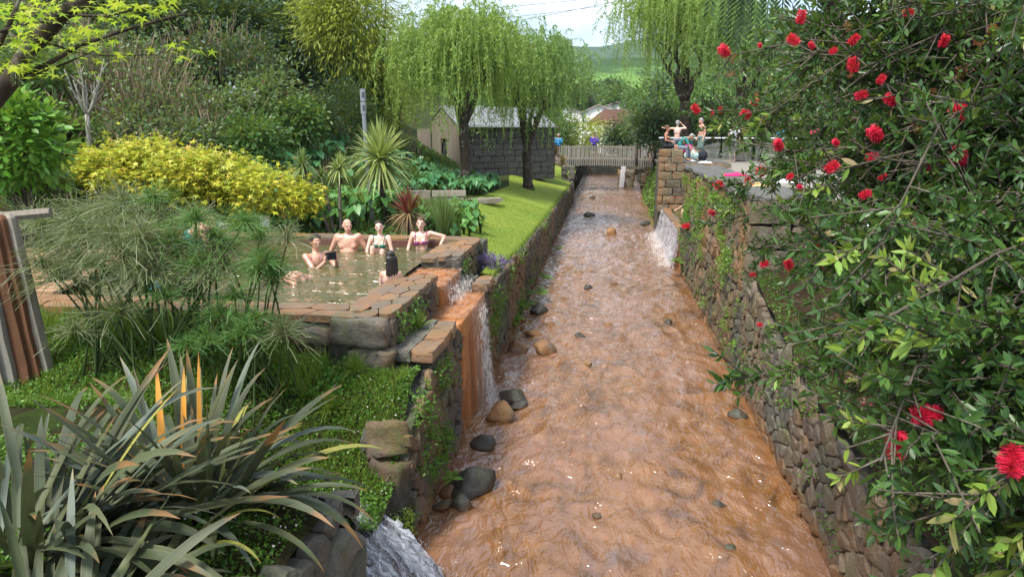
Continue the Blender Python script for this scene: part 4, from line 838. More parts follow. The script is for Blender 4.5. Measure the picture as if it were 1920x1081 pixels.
for k, (px, py, yd, rx, lab) in enumerate(((300, 385, 12.9, 60, 'pale tufted grass below the golden maple, centre'), (200, 395, 12.7, 55, 'pale tufted grass below the golden maple, left'), (390, 385, 12.9, 50, 'pale tufted grass below the golden maple, right'), (120, 385, 12.6, 50, 'pale tufted grass by the burgundy plants'))):
    c = aty(px, py + 45, yd); r = thing('grass_tuft', (c[0], c[1], 2.0), lab, 'grass tuft'); rosette((c[0], c[1], 2.0), 260, .75, .005, 'papyrus', 25, 88, .6, parent=r, name='blades')
pshrub('burgundy_shrub', 'burgundy leaved plant at the left edge behind the posts', 'shrub', 45, 372, 12.2, 60, 22, 'burgundy', .12, .05, 50, 14)
pshrub('burgundy_shrub', 'burgundy sprig patch behind the golden maple', 'shrub', 200, 235, 17, 40, 22, 'burgundy', .12, .05, 40, 12)

# ------------------------------------------------------------------ hillside planting
G = 'shrubs on the hillside'
pshrub('leafy_shrub', 'bright green broad leaved shrub at the left edge', 'shrub', 30, 265, 10.5, 75, 85, 'bright_leaf', .16, .1, 150, 14, T=LEAF4)
pshrub('leafy_shrub', 'low dark fern filled shrub below the left edge shrub', 'shrub', 55, 335, 11.2, 65, 40, 'mid_leaf', .14, .05, 90, 14)
def fern(label, p, n, ln, mat='fern', wd=.14, group=None, tilt=(25, 75)):
    root = thing('fern', p, label, 'fern', group); geo = []
    for k in range(n):
        az = 2 * math.pi * k / n + rng.uniform(-.3, .3); el = R(rng.uniform(*tilt)); d = np.array([math.cos(az) * math.cos(el), math.sin(az) * math.cos(el), math.sin(el)]); m = 26; t = np.linspace(.05, 1, m); P = np.array(p) + d * (ln * t)[:, None]; P[:, 2] -= .45 * ln * t ** 2.2
        T_ = unit(np.gradient(P, axis=0)); sd_ = unit(np.cross(T_, [0, 0, 1.0])); w = ln * wd * 2 * np.sin(np.clip(t * 1.05 + .12, 0, 1) * math.pi) ** .7 * .9 + .005
        for s in (-1, 1): geo.append(scatter(LEAF2, P, sd_ * s + T_ * .45 + np.array([0, 0, -.25]), np.tile([0, 0, 1.0], (m, 1)), w, np.full(m, ln / m * 1.5)))
        geo.append(ribbons(P[None], np.full((1, m), .004 * ln), sd_[:1]))
    V, F = join(geo); ob('fronds', mesh_np(V, F), M[mat], root); return root
for k, (px, py, yd, ln, lab) in enumerate(((120, 255, 15.5, 1.1, 'yellow green fern right of the bright shrub'), (95, 285, 14.5, 1.0, 'arching fern below the yellow green one'), (70, 330, 12.5, .9, 'dark green fern frond low at the left'), (150, 270, 16, .9, 'fern at the foot of the pale bare tree'))): p = aty(px, py, yd); p[2] = min(p[2], float(gz(p[0], p[1])) + .3); fern(lab, p, 15, ln)
p = aty(167, 285, 15.2); r = thing('bare_tree', p, 'small pale lichen covered bare tree on the slope', 'tree'); b = MB(); f_ = aty(163, 215, 15.2); b.tube(limb(p - (0, 0, .3), f_, 0, 5, .03), np.linspace(.06, .05, 5), 7)
for (tx, ty) in ((120, 130), (148, 115), (137, 150), (185, 140), (160, 150), (178, 165), (195, 110)): e = aty(tx, ty, 15.2 + rng.uniform(-.4, .4)); P = limb(f_, e, -.12, 7, .05); b.tube(P, np.linspace(.035, .008, 7), 6); [b.tube(limb(P[q], P[q] + rng.normal(0, .16, 3) + (0, 0, .25), 0, 4), np.linspace(.012, .005, 4), 5) for q in (2, 3, 4, 5)]
ob('trunk', b.mesh(True), M['bark_pale'], r)
def thicket(label, px, py, yd, rx, h, n, leafn):
    c = aty(px, py, yd); s = np.dot(c - CAM, _f) / FPX; root = thing('dry_thicket', (c[0], c[1], float(gz(c[0], c[1]))), label, 'thicket', 'dry thickets on the hillside'); w = rx * s; B0 = np.stack([c[0] + rng.uniform(-w, w, n), c[1] + rng.uniform(-1.2, 1.2, n), np.zeros(n)], 1); B0[:, 2] = gz(B0[:, 0], B0[:, 1]) - .1
    d = unit(np.stack([rng.normal(0, .35, n), rng.normal(0, .25, n), np.ones(n)], 1)); Ln = h * rng.uniform(.4, 1.15, n); k = 5; t = np.linspace(0, 1, k)[None]; P = B0[:, None] + d[:, None] * (Ln[:, None] * t)[..., None] + np.cumsum(rng.normal(0, .07, (n, k, 3)), 1)
    V, F = ribbons(P, np.full((n, k), .011), unit(np.cross(d, rdir(n)))); ob('twigs', mesh_np(V, [F]), M['dry_twig'], root)
    i_ = rng.integers(0, n, leafn); Pl = P[i_, rng.integers(2, 5, leafn)] + rng.normal(0, .1, (leafn, 3)); ob('sparse_leaves', mesh_np(*(lambda a: (a[0], [a[1]]))(leaves_mesh(Pl, rdir(leafn), .13, .07))), M['grey_leaf'], root); return root
thicket('brown dry stem thicket behind the bare tree', 250, 215, 18.5, 75, 2.1, 430, 2000); thicket('brown dry stem thicket on the middle slope', 350, 230, 18.0, 65, 1.7, 360, 2200); thicket('dry seed stems high on the slope below the dark trees', 420, 150, 22.5, 75, 2.6, 420, 2000); thicket('tangled dry stems behind the golden maple', 300, 260, 16.5, 90, 1.1, 300, 1800)
HS = [(470, 130, 22, 80, 60, 'dark_leaf', 'dark green shrub high on the slope'), (520, 190, 20.5, 75, 55, 'grey_leaf', 'pale leaved hydrangea shrub at the right of the slope'), (420, 210, 19.5, 70, 45, 'grey_leaf', 'hydrangea with pale blue flower heads mid slope'), (470, 260, 18, 70, 40, 'mid_leaf', 'mid green shrub above the golden maple'), (370, 120, 21.5, 60, 46, 'dark_leaf', 'green shrub among dry stems at the slope top'), (560, 235, 20, 45, 45, 'mid_leaf', 'arching green shrub beside the dark conifer'), (230, 125, 22, 75, 55, 'dark_leaf', 'dark green shrub high on the left slope'), (130, 160, 20, 75, 45, 'mid_leaf', 'green shrub behind the maple branch'), (330, 265, 17, 60, 30, 'grey_leaf', 'low grey shrub just above the golden maple'), (60, 150, 17, 80, 60, 'mid_leaf', 'dense green shrub behind the maple boughs at the left'), (250, 240, 17.2, 60, 28, 'grey_leaf', 'low shrub with reddish leaves left of centre slope')]
for k, (px, py, yd, rx, ry, m, lab) in enumerate(HS): pshrub('hillside_shrub', lab, 'shrub', px, py, yd, rx, ry, m, .17, .08, 130, 16, None, extra=('flower_blue', 34, .08, LEAF4) if k == 2 else (('burgundy', 14, .1, LEAF2) if k in (10, 1, 4) else None), stems=7)
p = aty(470, 285, 16.5); p[2] = float(gz(p[0], p[1])); r = thing('strap_leaf_plant', p, 'clump of long green strap leaves on the slope', 'plant'); rosette(p, 70, 1.5, .035, 'mid_leaf', 35, 85, .7, parent=r)
pshrub('conifer_shrub', 'dark feathery conifer shrub left of the lamp post', 'shrub', 645, 225, 24, 60, 70, 'dark_leaf', .22, .035, 260, 18, stems=6, spread=.4, droop=-.2)
pshrub('conifer_shrub', 'small dark conifer shrub behind the cordyline head', 'shrub', 590, 230, 22.5, 40, 50, 'dark_leaf', .2, .035, 150, 18, stems=6, droop=-.2)
pshrub('conifer_shrub', 'rusty green conifer behind the lamp post', 'shrub', 735, 190, 30, 50, 70, 'bamboo_leaf', .2, .03, 170, 18, stems=6, droop=-.1)
DT = [(300, 55, 25, 75, 50, 'dark_leaf', 'dark rounded tree at the top of the left slope'), (420, 50, 25.5, 80, 50, 'dark_leaf', 'dark tree crowning the slope above the grey shrubs'), (360, 20, 30, 95, 70, 'dark_leaf', 'dark evergreen tree at the top above the dry thickets'), (480, 25, 31, 95, 75, 'dark_leaf', 'dark glossy tree top centre left of the bamboo'), (560, 90, 30, 75, 80, 'dark_leaf', 'dark rounded tree right of the grey shrubs'), (620, 120, 32, 70, 90, 'dark_leaf', 'dark tree in front of the bamboo'), (250, 20, 29, 85, 60, 'mid_leaf', 'green tree behind the maple branch tip'), (520, -20, 34, 100, 70, 'mid_leaf', 'mid green tree crown at the top edge'), (150, 40, 27, 100, 70, 'dark_leaf', 'dark tree behind the maple leaves at upper left'), (30, 60, 24, 90, 80, 'dark_leaf', 'dark tree at the upper left edge')]
for k, (px, py, yd, rx, ry, m, lab) in enumerate(DT): pshrub('evergreen_tree', lab, 'tree', px, py, yd, rx, ry, m, .26, .11, 220, 22, stems=6, shell=.6, clr=.34)
for k, (px, py, yd, rx, ry, lab) in enumerate(((655, 40, 27, 55, 110, 'yellow green bamboo plume at the top left of the willows'), (705, 70, 28.5, 50, 120, 'tall yellow bamboo next to the first willow'), (612, 20, 27, 45, 60, 'bamboo plume leaning over the dark trees'), (735, 130, 38, 45, 90, 'golden bamboo half behind the first willow'), (692, 190, 28.5, 40, 60, 'low golden bamboo above the conifers'))): pshrub('bamboo_clump', lab, 'bamboo', px, py, yd, rx, ry, 'bamboo_leaf', .3, .05, 200, 22, T=LEAF2, stems=9, droop=.5, bark='stem_green', clr=.42)

# ------------------------------------------------------------------ willows
def wt_(label, bx, by, yd, fk, tips, cx, cy, rx, ry, low, ns, mat, seed, tr):
    b = aty(bx, by, yd); b[2] = float(gz(b[0], b[1])) - .05 if b[0] < 0 else 2.0; s = np.dot(b - CAM, _f) / FPX; c = aty(cx, cy, yd); f_ = aty(fk[0], fk[1], yd)
    return willow(label, b, f_, [aty(px, py, yd + dy) for px, py, dy in tips], c, (rx * s, rx * s * .95, ry * s), aty(bx, low, yd)[2], ns, mat, seed, tr)
wt_('nearest weeping willow with forked trunk among the taro', 875, 350, 25.5, (869, 232), [(820, 120, -.5), (850, 110, .6), (888, 125, -.4), (908, 150, .8), (838, 160, 1), (930, 110, 0)], 856, 150, 130, 142, 285, 1150, 'willow', 1, .2)
wt_('second weeping willow beside the stone hut', 990, 345, 29, (988, 280), [(965, 165, -.4), (1005, 160, .3), (1020, 190, -.6), (975, 120, .9), (1040, 150, .2)], 1006, 165, 88, 98, 300, 800, 'willow_b', 2, .2)
wt_('large weeping willow on the right bank behind the terrace', 1290, 260, 38, (1285, 190), [(1265, 100, 0), (1290, 60, .5), (1320, 110, -.6), (1230, 90, .8), (1340, 60, .4), (1275, 20, 0)], 1275, 110, 150, 190, 225, 1450, 'willow', 3, .28)
wt_('willow at the right half hidden by the bottlebrush', 1390, 260, 34, (1390, 190), [(1370, 100, 0), (1410, 80, .5), (1430, 130, -.6)], 1395, 130, 85, 150, 240, 800, 'willow_b', 4, .22)
# ================================================================== bottlebrush bush on the right
BR = np.array([4.3, 5.0, 1.85])
bb = thing('bottlebrush_bush', BR, 'large bottlebrush bush with red flowers filling the right side', 'bush')
FL = [(1358, 97, 24), (1427, 87, 12), (1488, 76, 21), (1502, 33, 21), (1522, 86, 13), (1563, 95, 15), (1602, 74, 19), (1600, 123, 24), (1653, 148, 19), (1616, 178, 21), (1670, 188, 24), (1305, 205, 17), (1333, 213, 14), (1351, 206, 13), (1417, 193, 17), (1400, 215, 19), (1435, 222, 15), (1460, 273, 21), (1641, 252, 28), (1636, 294, 18), (1561, 312, 25), (1797, 294, 32), (1800, 208, 34), (1770, 78, 23), (1860, 57, 20), (1727, 424, 30), (1624, 364, 19), (1348, 346, 19), (1427, 322, 20), (1404, 342, 17), (1335, 399, 14), (1287, 423, 14), (1479, 497, 19), (1534, 501, 21), (1434, 494, 16), (1533, 457, 17), (1412, 515, 12), (1748, 608, 32), (1780, 665, 36), (1683, 830, 46), (1735, 778, 46), (1898, 860, 54), (1425, 608, 10), (1736, 313, 21), (1568, 268, 14), (1704, 24, 16), (1482, 330, 15), (1655, 330, 14), (1500, 352, 13)]
OLD = [(1378, 108, 20), (1370, 137, 16), (1808, 132, 30), (1595, 140, 14), (1720, 235, 26), (1835, 80, 24), (1690, 800, 30), (1590, 50, 18), (1880, 640, 26), (1790, 450, 22), (1745, 175, 22), (1420, 178, 14)]
def flower_mesh(n=420, ln=1.0, seed=0):
    t = rng.uniform(0, 1, n); a = rng.uniform(0, 6.283, n); d = np.stack([np.cos(a), np.sin(a), rng.uniform(-.1, .55, n)], 1); P = np.stack([0 * t, 0 * t, t * ln], 1); L_ = .42 * rng.uniform(.75, 1.15, n) * np.sin(np.clip(t * .8 + .2, 0, 1) * 2.6) ** .4; k = 3; tt = np.linspace(.05, 1, k)[None]
    return mesh_np(*(lambda q: (q[0], [q[1]]))(ribbons(P[:, None] + unit(d)[:, None] * (L_[:, None] * tt)[..., None], np.full((n, k), .0145), unit(np.cross(d, rdir(n))))))
FM = [flower_mesh(seed=k) for k in range(3)]; FO = [flower_mesh(60) for k in range(2)]
for m in FM: m.materials.append(M['stamen'])
for m in FO: m.materials.append(M['stamen_old'])
def fdepth(s, px): return float(np.clip(.06 * FPX / s, 1.5, 2.5 if px > 1440 else 5.2))   # outermost twigs reach towards the open stream
tipsF = []
for k, (px, py, s) in enumerate(FL + OLD):
    d = fdepth(s, px); p = atd(px, py, d); tipsF.append(p); out = unit(p - BR); dr = unit(out * .6 + np.array([0, 0, rng.uniform(-1.0, .5)]) + rng.normal(0, .35, 3))
    if (px, py) == (1735, 778): dr = np.array([1, .1, .05])
    if (px, py) == (1683, 830): dr = np.array([0, 0, -1.0])
    o = bpy.data.objects.new('flower', FM[k % 3] if k < len(FL) else FO[k % 2]); col.objects.link(o); o.parent = bb; sc = 1.0 * s * d / FPX * rng.uniform(.95, 1.15); o.scale = (sc,) * 3; o.location = Vector(p) - Vector(BR) - Vector(unit(dr)) * sc * .5; o.rotation_euler = Vector(dr).to_track_quat('Z', 'Y').to_euler()
def inside(px, py):   # outline of the bush in the photo, thin at its left edge
    left = np.interp(py, [0, 60, 100, 200, 280, 340, 400, 450, 520, 600, 660, 720, 800, 900, 1000, 1081], [1560, 1450, 1410, 1400, 1415, 1440, 1480, 1480, 1490, 1530, 1540, 1590, 1625, 1665, 1715, 1780]); return px > left
tips = []
while len(tips) < 175:
    px, py = rng.uniform(1330, 1990), rng.uniform(-60, 1081)
    if not inside(px, py): continue
    low = sstep(250, 800, py); rightw = (px - 1330) / 600
    if py > 820 and rng.uniform() < .4: continue
    d = rng.uniform(2.5, 5.2) * (1 - .45 * low) * (1.1 - .35 * rightw); d = max(1.6, d); tips.append(atd(px, py, d))
for (px, py, d) in ((1375, 710, 2.3), (1345, 235, 4.6), (1440, 470, 4.2), (1650, 900, 2.1), (1700, 1000, 1.9), (1760, 1060, 1.8), (1640, 780, 2.3), (1850, 1000, 1.7), (1480, 690, 2.6), (1790, 970, 1.5), (1560, 640, 3.0), (1920, 420, 2.2), (1650, 680, 2.2)): tips.append(atd(px, py, d))
bw_ = MB(); caps = MB(); lg = []; yg = []; dk = []
def shoot(p, d, ln, n, geo, sz):
    d = unit(d); t = rng.uniform(.0, 1, n); P = p + d * (ln * t)[:, None]; a = rng.uniform(0, 6.283, n); u = unit(np.cross(d, [.3, .2, 1.0])); v = np.cross(d, u); rad = np.cos(a)[:, None] * u + np.sin(a)[:, None] * v
    geo.append(scatter(LEAF4, P, rad * .9 + d * rng.uniform(.4, 1.1, (n, 1)), rdir(n) + d * .6, sz * rng.uniform(.7, 1.2, n), sz * .33 * rng.uniform(.8, 1.2, n)))
hubs = [BR + np.array(q) for q in ((-.4, -1.2, 1.0), (.5, -2.0, 1.3), (-.9, -.6, 2.0), (.2, -.4, 2.3), (-1.1, 0, 1.2), (-.6, -2.2, .6), (.8, -1.0, 2.2), (.1, -2.9, 1.2), (-1.0, -1.5, 1.6))]
HP = []
for h in hubs: P = limb(BR, h, .1, 8, .08); bw_.tube(P, np.linspace(.05, .018, 8), 7); HP.append(P)
allt = tips + [p - unit(p - BR) * .03 for p in tipsF]
for k, T_ in enumerate(allt):
    h = hubs[int(np.argmin([np.linalg.norm(T_ - q) + .35 * rng.uniform() for q in hubs]))]; P = limb(h, T_, rng.uniform(.04, .16), 9, .3); ln = np.linalg.norm(T_ - h); bw_.tube(P, np.linspace(.009, .003, 9), 5)
    dirv = unit(np.gradient(P, axis=0)); ns = int(16 + 11 * ln)
    for q in range(ns):
        f = rng.uniform(.22, 1) ** .8 * 8; i_ = min(7, int(f)); s0 = P[i_] + (P[i_ + 1] - P[i_]) * (f - i_); dd = dirv[i_] * .8 + rdir(1)[0] * .95 + np.array([0, 0, -.15]); sl = rng.uniform(.1, .26)
        far_ = np.linalg.norm(s0 - CAM); bw_.tube([s0, s0 + unit(dd) * sl], [.003, .002], 4, False)
        shoot(s0, dd, sl, 19, yg if rng.uniform() < .06 else lg, .042)
        if rng.uniform() < .3 and far_ < 3.4:
            for c_ in range(7): caps.ellip(s0 + unit(dd) * sl * (c_ / 9) + rng.normal(0, .005, 3), (.0042, .0042, .0042), 5, 4)
    shoot(T_ - dirv[-1] * .12, dirv[-1], .16, 20, yg if rng.uniform() < .2 else lg, .06)
    if np.linalg.norm(T_ - CAM) < 3.6:
        for c_ in range(16): q = P[5] + (P[8] - P[5]) * (c_ / 16); caps.ellip(q + rng.normal(0, .007, 3), (.0048, .0048, .0048), 5, 4)
ob('branches', bw_.mesh(True), M['bark_brush'], bb); ob('seed_capsules', caps.mesh(True), M['bark_brush'], bb)['kind'] = 'stuff'
def clear_flowers(V, F, k=7):      # blossoms sit on the outside of the foliage: no leaf grows across them
    ce = V[F].mean(1); grp = (F.min(1) // k); ok = np.ones(len(F), bool)
    for q, (px, py, s) in zip(tipsF, FL + OLD):
        ax = unit(q - np.array([4.9, 5.6, 2.6])); rel = ce - q; al = rel @ ax; pr = np.linalg.norm(rel - al[:, None] * ax, axis=1); r_ = .034; ok &= ~((al > -.04) & (al < .3) & (pr < r_ * 1.3))
    bad = np.unique(grp[~ok]); return F[~np.isin(grp, bad)]
for nm, g, m in (('foliage', lg, 'brush_leaf'), ('young_shoots', yg, 'brush_young')): V, F = join(g); F = [clear_flowers(V, F[0])]; o = ob(nm, mesh_np(V, F), M[m], bb); o['kind'] = 'stuff'
# denser inner mass of the same bush
P1, D1 = crown_pts((4.6, 5.2, 3.0), (1.9, 2.1, 1.9), 620, 30, .28, .3); P2, D2 = crown_pts((4.3, 3.2, 3.9), (1.5, 1.6, 1.5), 480, 28, .25, .35); P3, D3 = crown_pts((5.9, 7.0, 3.6), (2.3, 1.6, 2.6), 240, 26, .3, .3)
P = np.concatenate([P1, P2, P3]); D = np.concatenate([D1, D2, D3]); pv = P - CAM; w_ = pv @ _f; ix = 960 + FPX * (pv @ _r) / w_; iy = 540.5 - FPX * (pv @ _u) / w_
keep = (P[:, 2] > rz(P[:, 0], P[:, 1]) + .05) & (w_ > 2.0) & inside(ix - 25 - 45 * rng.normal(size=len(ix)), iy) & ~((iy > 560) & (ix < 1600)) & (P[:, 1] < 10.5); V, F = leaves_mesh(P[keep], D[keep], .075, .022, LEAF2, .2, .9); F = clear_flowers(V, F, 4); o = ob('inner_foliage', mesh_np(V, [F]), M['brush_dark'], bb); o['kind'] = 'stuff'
# fallen red petals and leaf litter
n = 700; x = 2.6 + 1.5 * rng.beta(1.2, 2, n); y = rng.uniform(4.5, 9.5, n); V, F = leaves_mesh(np.stack([x, y, rz(x, y) + .015], 1), rdir(n) * (1, 1, .1), .035, .02, LEAF2, 0, .2); o = ob('fallen_petals', mesh_np(V, [F]), M['petal']); tag(o, 'crimson petals fallen on the soil under the bottlebrush', 'petals', kind='stuff')
n = 3500; x = 2.5 + 3 * rng.uniform(size=n); y = rng.uniform(1.5, 11, n); V, F = leaves_mesh(np.stack([x, y, rz(x, y) + .012], 1), rdir(n) * (1, 1, .15), .05, .016, LEAF2, 0, .3); o = ob('leaf_litter', mesh_np(V, [F]), M['dry_twig']); tag(o, 'brown leaf litter on the right bank', 'leaf litter', kind='stuff')

# ================================================================== maple boughs at the upper left
mb = np.array([-4.6, 2.4, 1.7]); mt = thing('maple_tree', mb, 'mossy maple bough with lime green leaves at the upper left', 'maple'); b = MB()
A = lambda px, py, d: atd(px, py, d)
main = [mb, A(-330, 420, 3.6), A(-80, 260, 3.6), A(20, 150, 3.6), A(55, 90, 3.6), A(110, 30, 3.6), A(190, -20, 3.6), A(300, -70, 3.7)]
b.tube(main, [.1, .085, .06, .045, .04, .036, .03, .02], 9)
tw = [([A(20, 150, 3.6), A(90, 120, 3.7), A(150, 85, 3.8), A(240, 55, 3.9), A(330, 30, 4.0), A(352, 26, 4.0)], .016), ([A(40, 110, 3.6), A(90, 75, 3.7), A(120, 40, 3.7), A(160, 0, 3.7)], .02), ([A(75, 75, 3.6), A(140, 98, 3.7), A(200, 105, 3.7), A(300, 103, 3.8)], .006), ([A(-80, 260, 3.6), A(-20, 120, 3.4), A(20, 40, 3.3), A(45, -20, 3.3)], .02), ([A(110, 30, 3.6), A(200, 30, 3.6), A(290, 10, 3.6)], .01), ([A(0, 60, 3.3), A(60, 40, 3.3), A(130, 45, 3.4)], .008), ([A(40, 150, 3.6), A(120, 120, 3.7), A(180, 95, 3.7)], .008)]
for P, r_ in tw: b.tube(P, np.linspace(r_, r_ * .35, len(P)), 6)
ob('boughs', b.mesh(True), M['bark'], mt)
mm = mesh_np(MAPLE[0], [MAPLE[1]]); mm.materials.append(M['maple_leaf'])
CL = [(20, 15, 26, 3.4), (60, 35, 24, 3.4), (15, 75, 22, 3.5), (95, 10, 20, 3.5), (140, 15, 18, 3.6), (60, 80, 20, 3.5), (110, 60, 20, 3.6), (145, 65, 22, 3.6), (175, 60, 14, 3.7), (40, 115, 16, 3.4), (240, 18, 22, 3.6), (275, 12, 20, 3.6), (215, 35, 18, 3.6), (180, 82, 14, 3.7), (195, 95, 8, 3.7), (330, 90, 12, 3.8), (345, 95, 9, 3.8), (160, 115, 9, 3.7), (90, 140, 12, 3.6), (60, 130, 10, 3.6), (10, 130, 14, 3.4), (230, 0, 12, 3.6), (120, 90, 12, 3.6), (190, 15, 12, 3.6), (300, -5, 14, 3.6)]
for (px, py, n_, d) in CL:
    for q in range(n_):
        p = A(px + rng.normal(0, 22), py + rng.normal(0, 9), d + rng.normal(0, .18)); o = bpy.data.objects.new('leaf', mm); col.objects.link(o); o.parent = mt; s = rng.uniform(.035, .062); o.scale = (s, s, s); o.location = Vector(p - mb); o.rotation_euler = (R(rng.uniform(-50, 10)), R(rng.uniform(-25, 25)), rng.uniform(0, 6.28))
lb = MB()
for (px, py, d, r_) in ((290, 33, 3.95, .03), (265, 50, 3.92, .028), (315, 28, 4.0, .02), (322, 24, 4.0, .016), (60, 110, 3.55, .03), (30, 150, 3.55, .035)):
    c0 = A(px, py, d)
    for q in range(60): dd = rdir(1)[0]; lb.tube([c0, c0 + dd * r_ * rng.uniform(.6, 1.2)], [.0022, .001], 3, False)
ob('lichen', lb.mesh(), M['papyrus'], mt)['kind'] = 'stuff'

# ================================================================== right background
RS = [(1205, 228, 50, 30, 34, 'mid_leaf', 'rounded green shrub right of the tiled veranda'), (1230, 235, 42, 35, 28, 'dark_leaf', 'dark shrub behind the bridge end'), (1345, 235, 40, 60, 35, 'dark_leaf', 'dark shrubs behind the bathing terrace'), (1420, 215, 38, 70, 60, 'mid_leaf', 'green shrub behind the bottlebrush tips'), (1265, 225, 45, 45, 35, 'mid_leaf', 'green shrub behind the seated bathers'), (1520, 180, 34, 110, 90, 'dark_leaf', 'dark tree behind the bottlebrush'), (1680, 140, 30, 130, 130, 'dark_leaf', 'dark tree at the right behind the bush'), (1860, 120, 30, 140, 150, 'dark_leaf', 'dark tree at the far right behind the bush'), (1080, 252, 60, 60, 22, 'bamboo_leaf', 'yellow green hedge behind the bridge'), (1035, 240, 58, 40, 30, 'mid_leaf', 'green shrub behind the bridge at the hut end'), (1165, 262, 54, 26, 14, 'dark_leaf', 'dark clipped shrub below the veranda'), (1000, 250, 52, 35, 22, 'mid_leaf', 'green bush behind the second willow')]
for (px, py, yd, rx, ry, m, lab) in RS: c = aty(px, py, yd); pshrub('background_shrub', lab, 'shrub', px, py, yd, rx, ry, m, .26, .12, 170, 16, stems=5, base=np.array([c[0], c[1], 1.9]), clr=.4)
for k, (px, py, yd, rx, ry, m) in enumerate([(1090, 195, 140, 22, 14, 'dark_leaf'), (1130, 185, 150, 25, 16, 'mid_leaf'), (1060, 180, 150, 30, 20, 'dark_leaf'), (1165, 185, 130, 25, 22, 'mid_leaf'), (1110, 172, 170, 20, 12, 'dark_leaf'), (1210, 190, 120, 35, 30, 'mid_leaf'), (1020, 190, 120, 35, 30, 'mid_leaf'), (1145, 168, 180, 16, 14, 'dark_leaf'), (1260, 180, 110, 40, 40, 'dark_leaf'), (960, 190, 110, 50, 35, 'mid_leaf'), (1320, 180, 100, 50, 50, 'mid_leaf')]):
    c = aty(px, py, yd); pshrub('distant_tree', ('dark round tree left of the white house', 'light tree on the field edge above the white house', 'dark tree seen through the second willow', 'green tree right of the white house', 'small dark tree on the far field edge', 'green tree beyond the veranda', 'green tree beyond the hut roof', 'smallest dark tree at the foot of the pasture', 'dark tree behind the right willow', 'green tree far behind the hut', 'green tree far behind the right willow')[k], 'tree', px, py, yd, rx, ry, m, .7, .4, 120, 12, stems=4, base=np.array([c[0], c[1], 2.0]), clr=.8)
# palm fronds / banana beside the terrace
p = aty(1195, 262, 44); r = thing('fan_palm', (p[0], p[1], 2.0), 'grey green fan palm behind the bridge end', 'palm'); ob('trunk', MB().tube(limb((p[0], p[1], 2.0), aty(1195, 235, 44), 0, 4, .02), .1, 7).mesh(True), M['bark_grey'], r); rosette(aty(1195, 235, 44), 80, 1.1, .06, 'grey_leaf', -10, 85, .3, parent=r)
# tree fern over the top right corner
tb = np.array([5.6, 9.6, 3.0]); hd = aty(1470, -190, 9.0); r = thing('tree_fern', (hd[0] + 2.2, hd[1] + 1.9, 2.5), 'tree with long feathery hanging fronds at the top right', 'tree fern')
ob('trunk', MB().tube(limb((hd[0] + 2.2, hd[1] + 1.9, 2.5), hd, .12, 9, .03), np.linspace(.14, .09, 9), 9).mesh(True), M['bark'], r); geo = []
for (px, py) in ((1355, 60), (1385, 120), (1410, 90), (1435, 70), (1460, 110), (1330, 20), (1500, 60), (1395, 40), (1530, 40), (1365, 160), (1300, -20)):
    e = aty(px, py, 8.6 + rng.uniform(-.5, .5)); m = 46; t = np.linspace(0, 1, m)[:, None]; P = hd + (e - hd) * t; P[:, 2] += .55 * (t[:, 0] * (1 - t[:, 0])) * 4 * .6; P[:, :2] += (e - hd)[:2] * .25 * np.sin(t * math.pi)
    T_ = unit(np.gradient(P, axis=0)); sd_ = unit(np.cross(T_, [.2, 1, .3])); w = .26 * np.sin(np.clip(t[:, 0] + .1, 0, 1) * math.pi * .93) ** .6
    for s in (-1, 1):
        for q in range(1): geo.append(scatter(LEAF2, P, sd_ * s + T_ * .5 + np.array([0, 0, -.7]), np.tile([0, 1.0, .3], (m, 1)) + .3 * rdir(m), w * rng.uniform(.8, 1.1, m), np.full(m, .03)))
    geo.append(ribbons(P[None], np.full((1, m), .008), sd_[:1]))
V, F = join(geo); ob('fronds', mesh_np(V, F), M['fern_dark'], r)

# ================================================================== ground cover
def cover(name, label, cat, xy, zf, ln, wd, mat, T=LEAF2, up=.6, kind='stuff', hz=.05):
    n = len(xy); P = np.stack([xy[:, 0], xy[:, 1], zf(xy[:, 0], xy[:, 1]) + rng.uniform(-.01, hz, n)], 1); D = unit(rdir(n) * (1, 1, .6) + np.array([0, 0, up])); V, F = scatter(T, P, D, rdir(n) + np.array([0, 0, .5]), ln * rng.uniform(.6, 1.3, n), wd * rng.uniform(.7, 1.3, n)); o = ob(name, mesh_np(V, [F]), M[mat]); tag(o, label, cat, kind=kind); return o
def patchy(n, x0, x1, y0, y1, seed, sc=1.4, thr=0.0):
    x = rng.uniform(x0, x1, n * 3); y = rng.uniform(y0, y1, n * 3); k = fnoise(x, y, seed, 3, sc) > thr + rng.normal(0, .12, n * 3); return np.stack([x, y], 1)[k][:n]
nb = lambda q: q[(q[:, 1] > 5.0) | (q[:, 0] < -2.0)]
cover('ground_cover', 'small leaved green ground cover on the near bank', 'ground cover', nb(patchy(26000, -6.5, -1.95, 5.2, 6.95, 41, 1.3, -.45)), gz, .035, .025, 'clover', hz=.07)
cover('ground_cover', 'patchy green weeds round the flax', 'ground cover', nb(patchy(17000, -4.8, -2.0, 2.0, 5.3, 43, 1.6, -.15)), gz, .032, .024, 'clover', hz=.05)
cover('bank_grass', 'soft bright grass on the slope below the pool corner', 'grass', nb(patchy(5200, -3.9, -2.05, 5.8, 6.95, 44, 1.2, -.1)), gz, .11, .006, 'grass', up=1.6, hz=.02)
cover('bank_grass', 'shady grass among the papyrus stems', 'grass', patchy(6000, -7.5, -3.6, 5.2, 6.95, 45, 1.0, -.2), gz, .12, .006, 'grass', up=1.2, hz=.02)
cover('tall_grass', 'longer grass and weeds against the pool wall', 'grass', patchy(5200, -8.5, -2.9, 6.35, 6.92, 51, 1.4, -.4), gz, .3, .009, 'grass', up=1.9, hz=.02)
cover('tall_weeds', 'leafy weeds against the pool wall', 'weeds', patchy(5000, -8.5, -2.6, 6.3, 6.95, 52, 1.6, -.1), gz, .05, .035, 'clover', up=.8, hz=.2)
